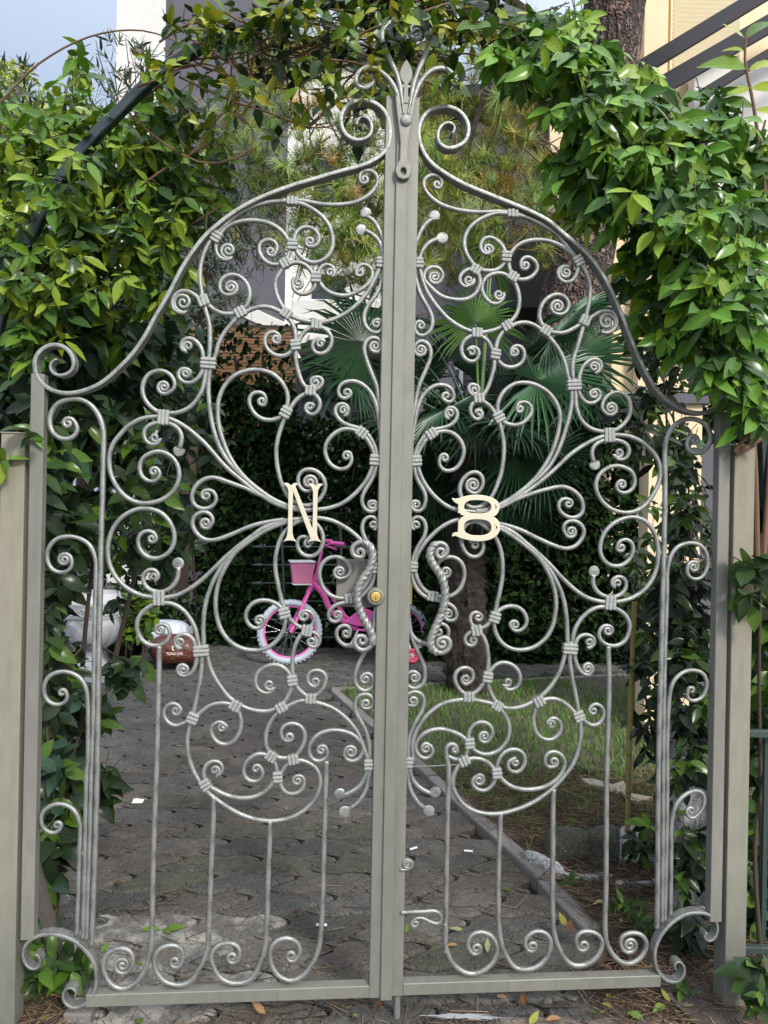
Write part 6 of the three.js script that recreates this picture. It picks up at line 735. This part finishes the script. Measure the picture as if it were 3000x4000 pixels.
{ // concrete pieces in the right-hand bed
  const terr = std({ map: texture(256, (x, y) => { const s = speck2(x, y), b = speck(x, y); let m = mix([0.24, 0.25, 0.28], [0.33, 0.34, 0.36], nA(x, y)); if (s > 0.72) m = [0.5, 0.5, 0.52]; if (s < 0.25) m = [0.09, 0.09, 0.1]; if (b > 0.85) m = [0.42, 0.36, 0.28]; return m; }, true, 3, 3), roughness: 0.9, bumpMap: bumpFine, bumpScale: 0.01 });
  const gp = ground(2330, 3450), t = thing('concrete_trough', 'mossy terrazzo trough sunk in the bed near right post', 'trough', V3(gp.x, 0, gp.z)); t.scale.setScalar(1.3); const rough = (g, a, s) => { const p = g.attributes.position, r = fbm(s, 4, 3); for (let i = 0; i < p.count; i++) { p.setXYZ(i, p.getX(i) + (r(p.getX(i) * 3, p.getY(i) * 3) - 0.5) * a, p.getY(i) + (r(p.getZ(i) * 3 + 0.3, p.getX(i) * 3) - 0.5) * a, p.getZ(i) + (r(p.getY(i) * 3, p.getX(i) * 3 + 0.5) - 0.5) * a); } g.computeVertexNormals(); return worldUV(g); };
  const mossy = std({ map: texture(256, (x, y) => { const s = speck2(x, y); let m = mix([0.03, 0.034, 0.018], [0.085, 0.085, 0.06], nB(x, y)); if (s > 0.82) m = [0.2, 0.2, 0.19]; return m; }, true, 3, 3), roughness: 0.95, bumpMap: bumpFine, bumpScale: 0.012 });
  const rock = (w, h, d, x, z, seed) => { const g = new THREE.SphereGeometry(1, 28, 18), p = g.attributes.position; for (let i = 0; i < p.count; i++) { const f = (v) => Math.sign(v) * Math.pow(Math.abs(v), 0.62); p.setXYZ(i, f(p.getX(i)) * w / 2, f(p.getY(i)) * h / 2, f(p.getZ(i)) * d / 2); } const q = rough(g, 0.03, seed); q.translate(x, h * 0.3, z); return q; };
  part(t, 'back_wall', join([rock(0.16, 0.13, 0.07, -0.04, -0.12, 71), rock(0.14, 0.12, 0.07, 0.06, -0.13, 74)]), mossy, 'mossy dark part of the trough wall'); part(t, 'back_wall', join([rock(0.12, 0.14, 0.07, 0.15, -0.11, 75), rock(0.08, 0.12, 0.08, 0.22, -0.07, 76)]), terr); part(t, 'front_rim', join([rock(0.17, 0.035, 0.03, -0.02, 0.0, 72), rock(0.15, 0.03, 0.03, 0.11, 0.03, 78)]), terr); const sw = rock(0.03, 0.05, 0.15, 0, 0, 73); sw.rotateY(0.6); sw.translate(-0.14, 0, -0.06); part(t, 'side_wall', sw, terr); part(t, 'basin', box(0.26, 0.006, 0.12, 0.03, 0.018, -0.055, 0.002), M.dark);
  const bl = (label, x, y, d, w, h, turn) => { const p = at(x, y, d), o = thing('concrete_block', label, 'block', V3(p.x, 0, -d), turn); const top = at(x, y - h / 2, d).y; part(o, 'body', rough(new RoundedBoxGeometry(w, top, 0.1, 4, 0.02).translate(0, top / 2, 0), 0.03, x), terr); };
  bl('speckled terrazzo block standing behind the right upright bars', 2680, 3150, 2.45, 0.11, 200, 0.3); bl('tall speckled terrazzo post half hidden by the shrub', 2640, 2850, 2.75, 0.08, 180, 0.1);
  const fb = ground(320, 3965); const blk = thing('concrete_block', 'small grey block under the lower left corner scroll', 'block', V3(fb.x, -0.01, fb.z)); part(blk, 'body', rough(new RoundedBoxGeometry(0.07, 0.04, 0.07, 3, 0.006).translate(0, 0.015, 0), 0.006, 77), M.concrete);
  const tile = std({ color: lin(0.27, 0.235, 0.185), roughness: 0.9, bumpMap: bumpFine, bumpScale: 0.008 });
  for (const [label, x, y, pts, tilt] of [['long cream broken slab lying in needles behind cane', 2345, 3075, [[-0.075, 0.05], [-0.02, 0.055], [0.05, 0.0], [0.03, -0.03], [-0.05, 0.0]], 0.1], ['upright cream shard leaning on the slab', 2410, 3085, [[-0.04, 0.01], [0.035, 0.035], [0.04, 0.015], [0.025, -0.03], [-0.035, -0.025]], 0.7], ['triangular cream slab by the cane foot', 2480, 3125, [[-0.04, 0.04], [0.075, 0.0], [0.0, -0.035], [-0.04, -0.02]], 0.15]]) { const s = new THREE.Shape(); pts.forEach(([a, b], i) => i ? s.lineTo(a, b) : s.moveTo(a, b)); const g = new THREE.ExtrudeGeometry(s, { depth: 0.014, bevelEnabled: true, bevelSize: 0.003, bevelThickness: 0.003, bevelSegments: 1 }); g.rotateX(-Math.PI / 2 + tilt); const p = ground(x, y, 0.03), o = thing('broken_slab', label, 'slab', p); part(o, 'body', worldUV(g), tile); }
  const ed = thing('garden_edging', 'dark green plastic edging strip across the right bed', 'edging', ground(2400, 3070, 0.02)); part(ed, 'strip', tube([ground(2240, 2985, 0.02), ground(2380, 3065, 0.025), ground(2560, 3150, 0.02)].map((p) => p.sub(ed.position)), 0.012, 8, 8), std({ color: lin(0.012, 0.03, 0.022), roughness: 0.4 })); }
{ // litter
  R = rng(1015); const cols = { green: [0.12, 0.2, 0.03], yellow: [0.32, 0.3, 0.06], brown: [0.17, 0.075, 0.035], tan: [0.35, 0.2, 0.09], pale: [0.3, 0.32, 0.16] }, mats = {}; for (const k in cols) mats[k] = leafMaterial(lin(...cols[k]), 0.15, 0.1);
  const list = [
    [2045, 3915, 'brown', 0.055, 'long brown leaf below the right end of the bottom rail'],
    [2380, 3905, 'yellow', 0.04, 'yellow-green leaf below the right corner scroll, nearest the rail'],
    [2370, 3938, 'yellow', 0.035, 'small yellow-green leaf just under the one by the corner scroll'],
    [2575, 3948, 'green', 0.06, 'green leaf lying flat between corner scroll and right post'],
    [2690, 3945, 'pale', 0.05, 'pale leaf at the foot of the right post'],
    [2165, 3985, 'tan', 0.055, 'orange-tan leaf at the lower edge right of the white splash'],
    [2325, 3972, 'green', 0.045, 'green leaf on the pavement edge left of the right post'],
    [2085, 3990, 'yellow', 0.05, 'upright yellow-green leaf at the lower picture edge right of centre'],
    [2600, 3900, 'yellow', 0.045, 'yellow-green leaf under the lowest curl of the right corner scroll'],
    [1780, 3640, 'pale', 0.06, 'large pale leaf by the first right upright'],
    [1975, 3478, 'green', 0.04, 'green leaf beside the second right upright'],
    [1905, 3710, 'pale', 0.05, 'pale leaf inside the first bottom scroll of the right leaf'],
    [1768, 3695, 'tan', 0.04, 'orange-tan leaf left of the first right bottom scroll'],
    [1590, 3640, 'green', 0.035, 'small green leaf under the bolt handle'],
    [1650, 3878, 'green', 0.055, 'green leaf right of the drop bolt under the rail'],
    [1010, 3958, 'tan', 0.05, 'orange-tan leaf below the middle of the left bottom rail'],
    [740, 3925, 'brown', 0.045, 'brown leaf under the left bottom rail'],
    [545, 3985, 'green', 0.05, 'green leaf at the lower edge right of the small grey block'],
    [110, 3985, 'yellow', 0.06, 'yellow-green leaf beside the left post foot'],
    [180, 3992, 'green', 0.06, 'green leaf on needles by the left post'],
    [1390, 3990, 'pale', 0.05, 'pale leaf at the lower edge left of the drop bolt'],
    [460, 3460, 'brown', 0.06, 'brown leaf on the path left of the first left upright'],
    [410, 3712, 'green', 0.045, 'green leaf above the first left bottom scroll'],
    [540, 3770, 'green', 0.04, 'green leaf behind the first left bottom scroll'],
    [495, 3812, 'yellow', 0.04, 'yellow-green leaf under the eye of the first left bottom scroll'],
    [2200, 3610, 'yellow', 0.05, 'yellow leaf in the right bed beside the kerb'],
    [2225, 3632, 'brown', 0.06, 'red-brown leaf in the right bed beside the yellow one'],
    [2340, 3530, 'pale', 0.06, 'long pale leaf standing in the right bed'],
    [2420, 3590, 'pale', 0.055, 'pale leaf in the right bed near the upright bars'],
    [1165, 3570, 'brown', 0.03, 'tiny brown leaf in the middle of the path'],
    [1480, 3940, 'brown', 0.05, 'dark brown leaf left of the drop bolt'],
    [350, 3790, 'pale', 0.05, 'pale leaf behind the lower left corner scroll'],
    [2480, 3975, 'green', 0.05, 'green leaf at the lower edge below the right corner scroll'],
    [1960, 3905, 'tan', 0.04, 'tan leaf under the right bottom rail']];
  for (const [x, y, k, l0, words] of list) { const l = l0 * 0.85, right = x > 2080 && y < 3800, p = ground(x, y, right ? 0.035 : 0.006), o = thing('fallen_leaf', words, 'leaf', p, 0, 'leaves fallen on the ground'); const m = part(o, 'blade', leafGeo(rr(0.34, 0.5), rr(0.1, 0.8), rr(-0.55, 0.3), 0.15), mats[k]); const a = rr(0, 6.28); m.applyMatrix4(leafMatrix(V3(-Math.cos(a) * l / 2, 0.004, -Math.sin(a) * l / 2), V3(Math.cos(a), rr(-0.05, 0.12), Math.sin(a)), V3(rr(-0.3, 0.3), 1, rr(-0.1, 0.3)), l)); part(o, 'stalk', tube([V3(-Math.cos(a) * l / 2, 0.004, -Math.sin(a) * l / 2), V3(-Math.cos(a) * l * 0.75, 0.006, -Math.sin(a) * l * 0.75)], 0.0008, 2, 4), M.twig); }
  const butt = (x, y, turn, label) => { const o = thing('cigarette_butt', label, 'cigarette butt', ground(x, y, 0.008), turn, 'cigarette butts on the path'); const g = new THREE.CylinderGeometry(0.0042, 0.0042, 0.026, 10); g.rotateZ(Math.PI / 2); part(o, 'paper', g, M.whitePl); const f = new THREE.CylinderGeometry(0.0043, 0.0043, 0.008, 10); f.rotateZ(Math.PI / 2); f.translate(0.016, 0, 0); part(o, 'filter', f, M.whitePl); };
  butt(1612, 3315, 0.6, 'short white cigarette butt right beside the centre stiles'); butt(1826, 3324, -0.1, 'long white cigarette butt by the kerb behind the right leaf'); butt(1252, 3613, 0, 'white cigarette butt crossing behind the innermost left upright');
  const sc = ground(540, 3130, 0.006), o = thing('paper_scrap', 'torn white paper scrap with faint print on the path', 'paper', sc); o.scale.setScalar(0.8); const s = new THREE.Shape(); [[-0.03, 0.016], [-0.012, 0.02], [0.004, 0.016], [0.03, 0.014], [0.026, -0.012], [-0.004, -0.016], [-0.032, -0.014]].forEach(([a, b], i) => i ? s.lineTo(a, b) : s.moveTo(a, b)); const g = new THREE.ExtrudeGeometry(s, { depth: 0.0012, bevelEnabled: false }); g.rotateX(-Math.PI / 2 + 0.5); part(o, 'sheet', g, M.whitePl);
  R = rng(1016); const wd = ground(640, 3635), weed = thing('seedling', 'green seedling sprouting from the paving behind left leaf', 'seedling', wd); weed.scale.setScalar(0.62); [[-0.02, 0, -1, 0.4, 0.09], [0.01, 0, 0.9, 0.75, 0.1], [0, 0.01, 0.3, 0.3, 0.07], [0, 0, 0.1, -0.2, 0.06]].forEach(([x, z, dx, dy, l]) => { const m = part(weed, 'leaf', lau[0], mats.green); m.applyMatrix4(leafMatrix(V3(x, 0.01, z), V3(dx, dy * 0.5, 0.3), V3(0, 1, 0.5), l)); });
  const low = plant('weed', 'low leafy weeds around the lower left corner scroll', 'weed', 200, 3820, 1.95); foliage(low, { blobs: [[160, 3790, 1.95, 90, 60, 0.06, 10], [280, 3800, 2.0, 60, 50, 0.06, 6], [150, 3650, 2.05, 40, 60, 0.04, 5]], len: 0.07, geos: lau, palette: [G.deep, G.dark, G.mid], droop: -0.2, stem: 0 });
  const lowR = plant('weed', 'ivy-like weeds at the foot of the right leaf', 'weed', 2440, 3600, 2.25); foliage(lowR, { blobs: [[2440, 3590, 2.35, 80, 60, 0.06, 10], [2530, 3640, 2.3, 60, 70, 0.06, 9], [2960, 3900, 1.86, 60, 60, 0.05, 7], [2260, 3440, 2.6, 60, 20, 0.05, 4], [2660, 3860, 2.0, 40, 30, 0.05, 3]], len: 0.04, geos: jas, palette: [G.dark, G.dark, G.mid], droop: -0.2, stem: 0 }); }
renderer.render(scene, camera);
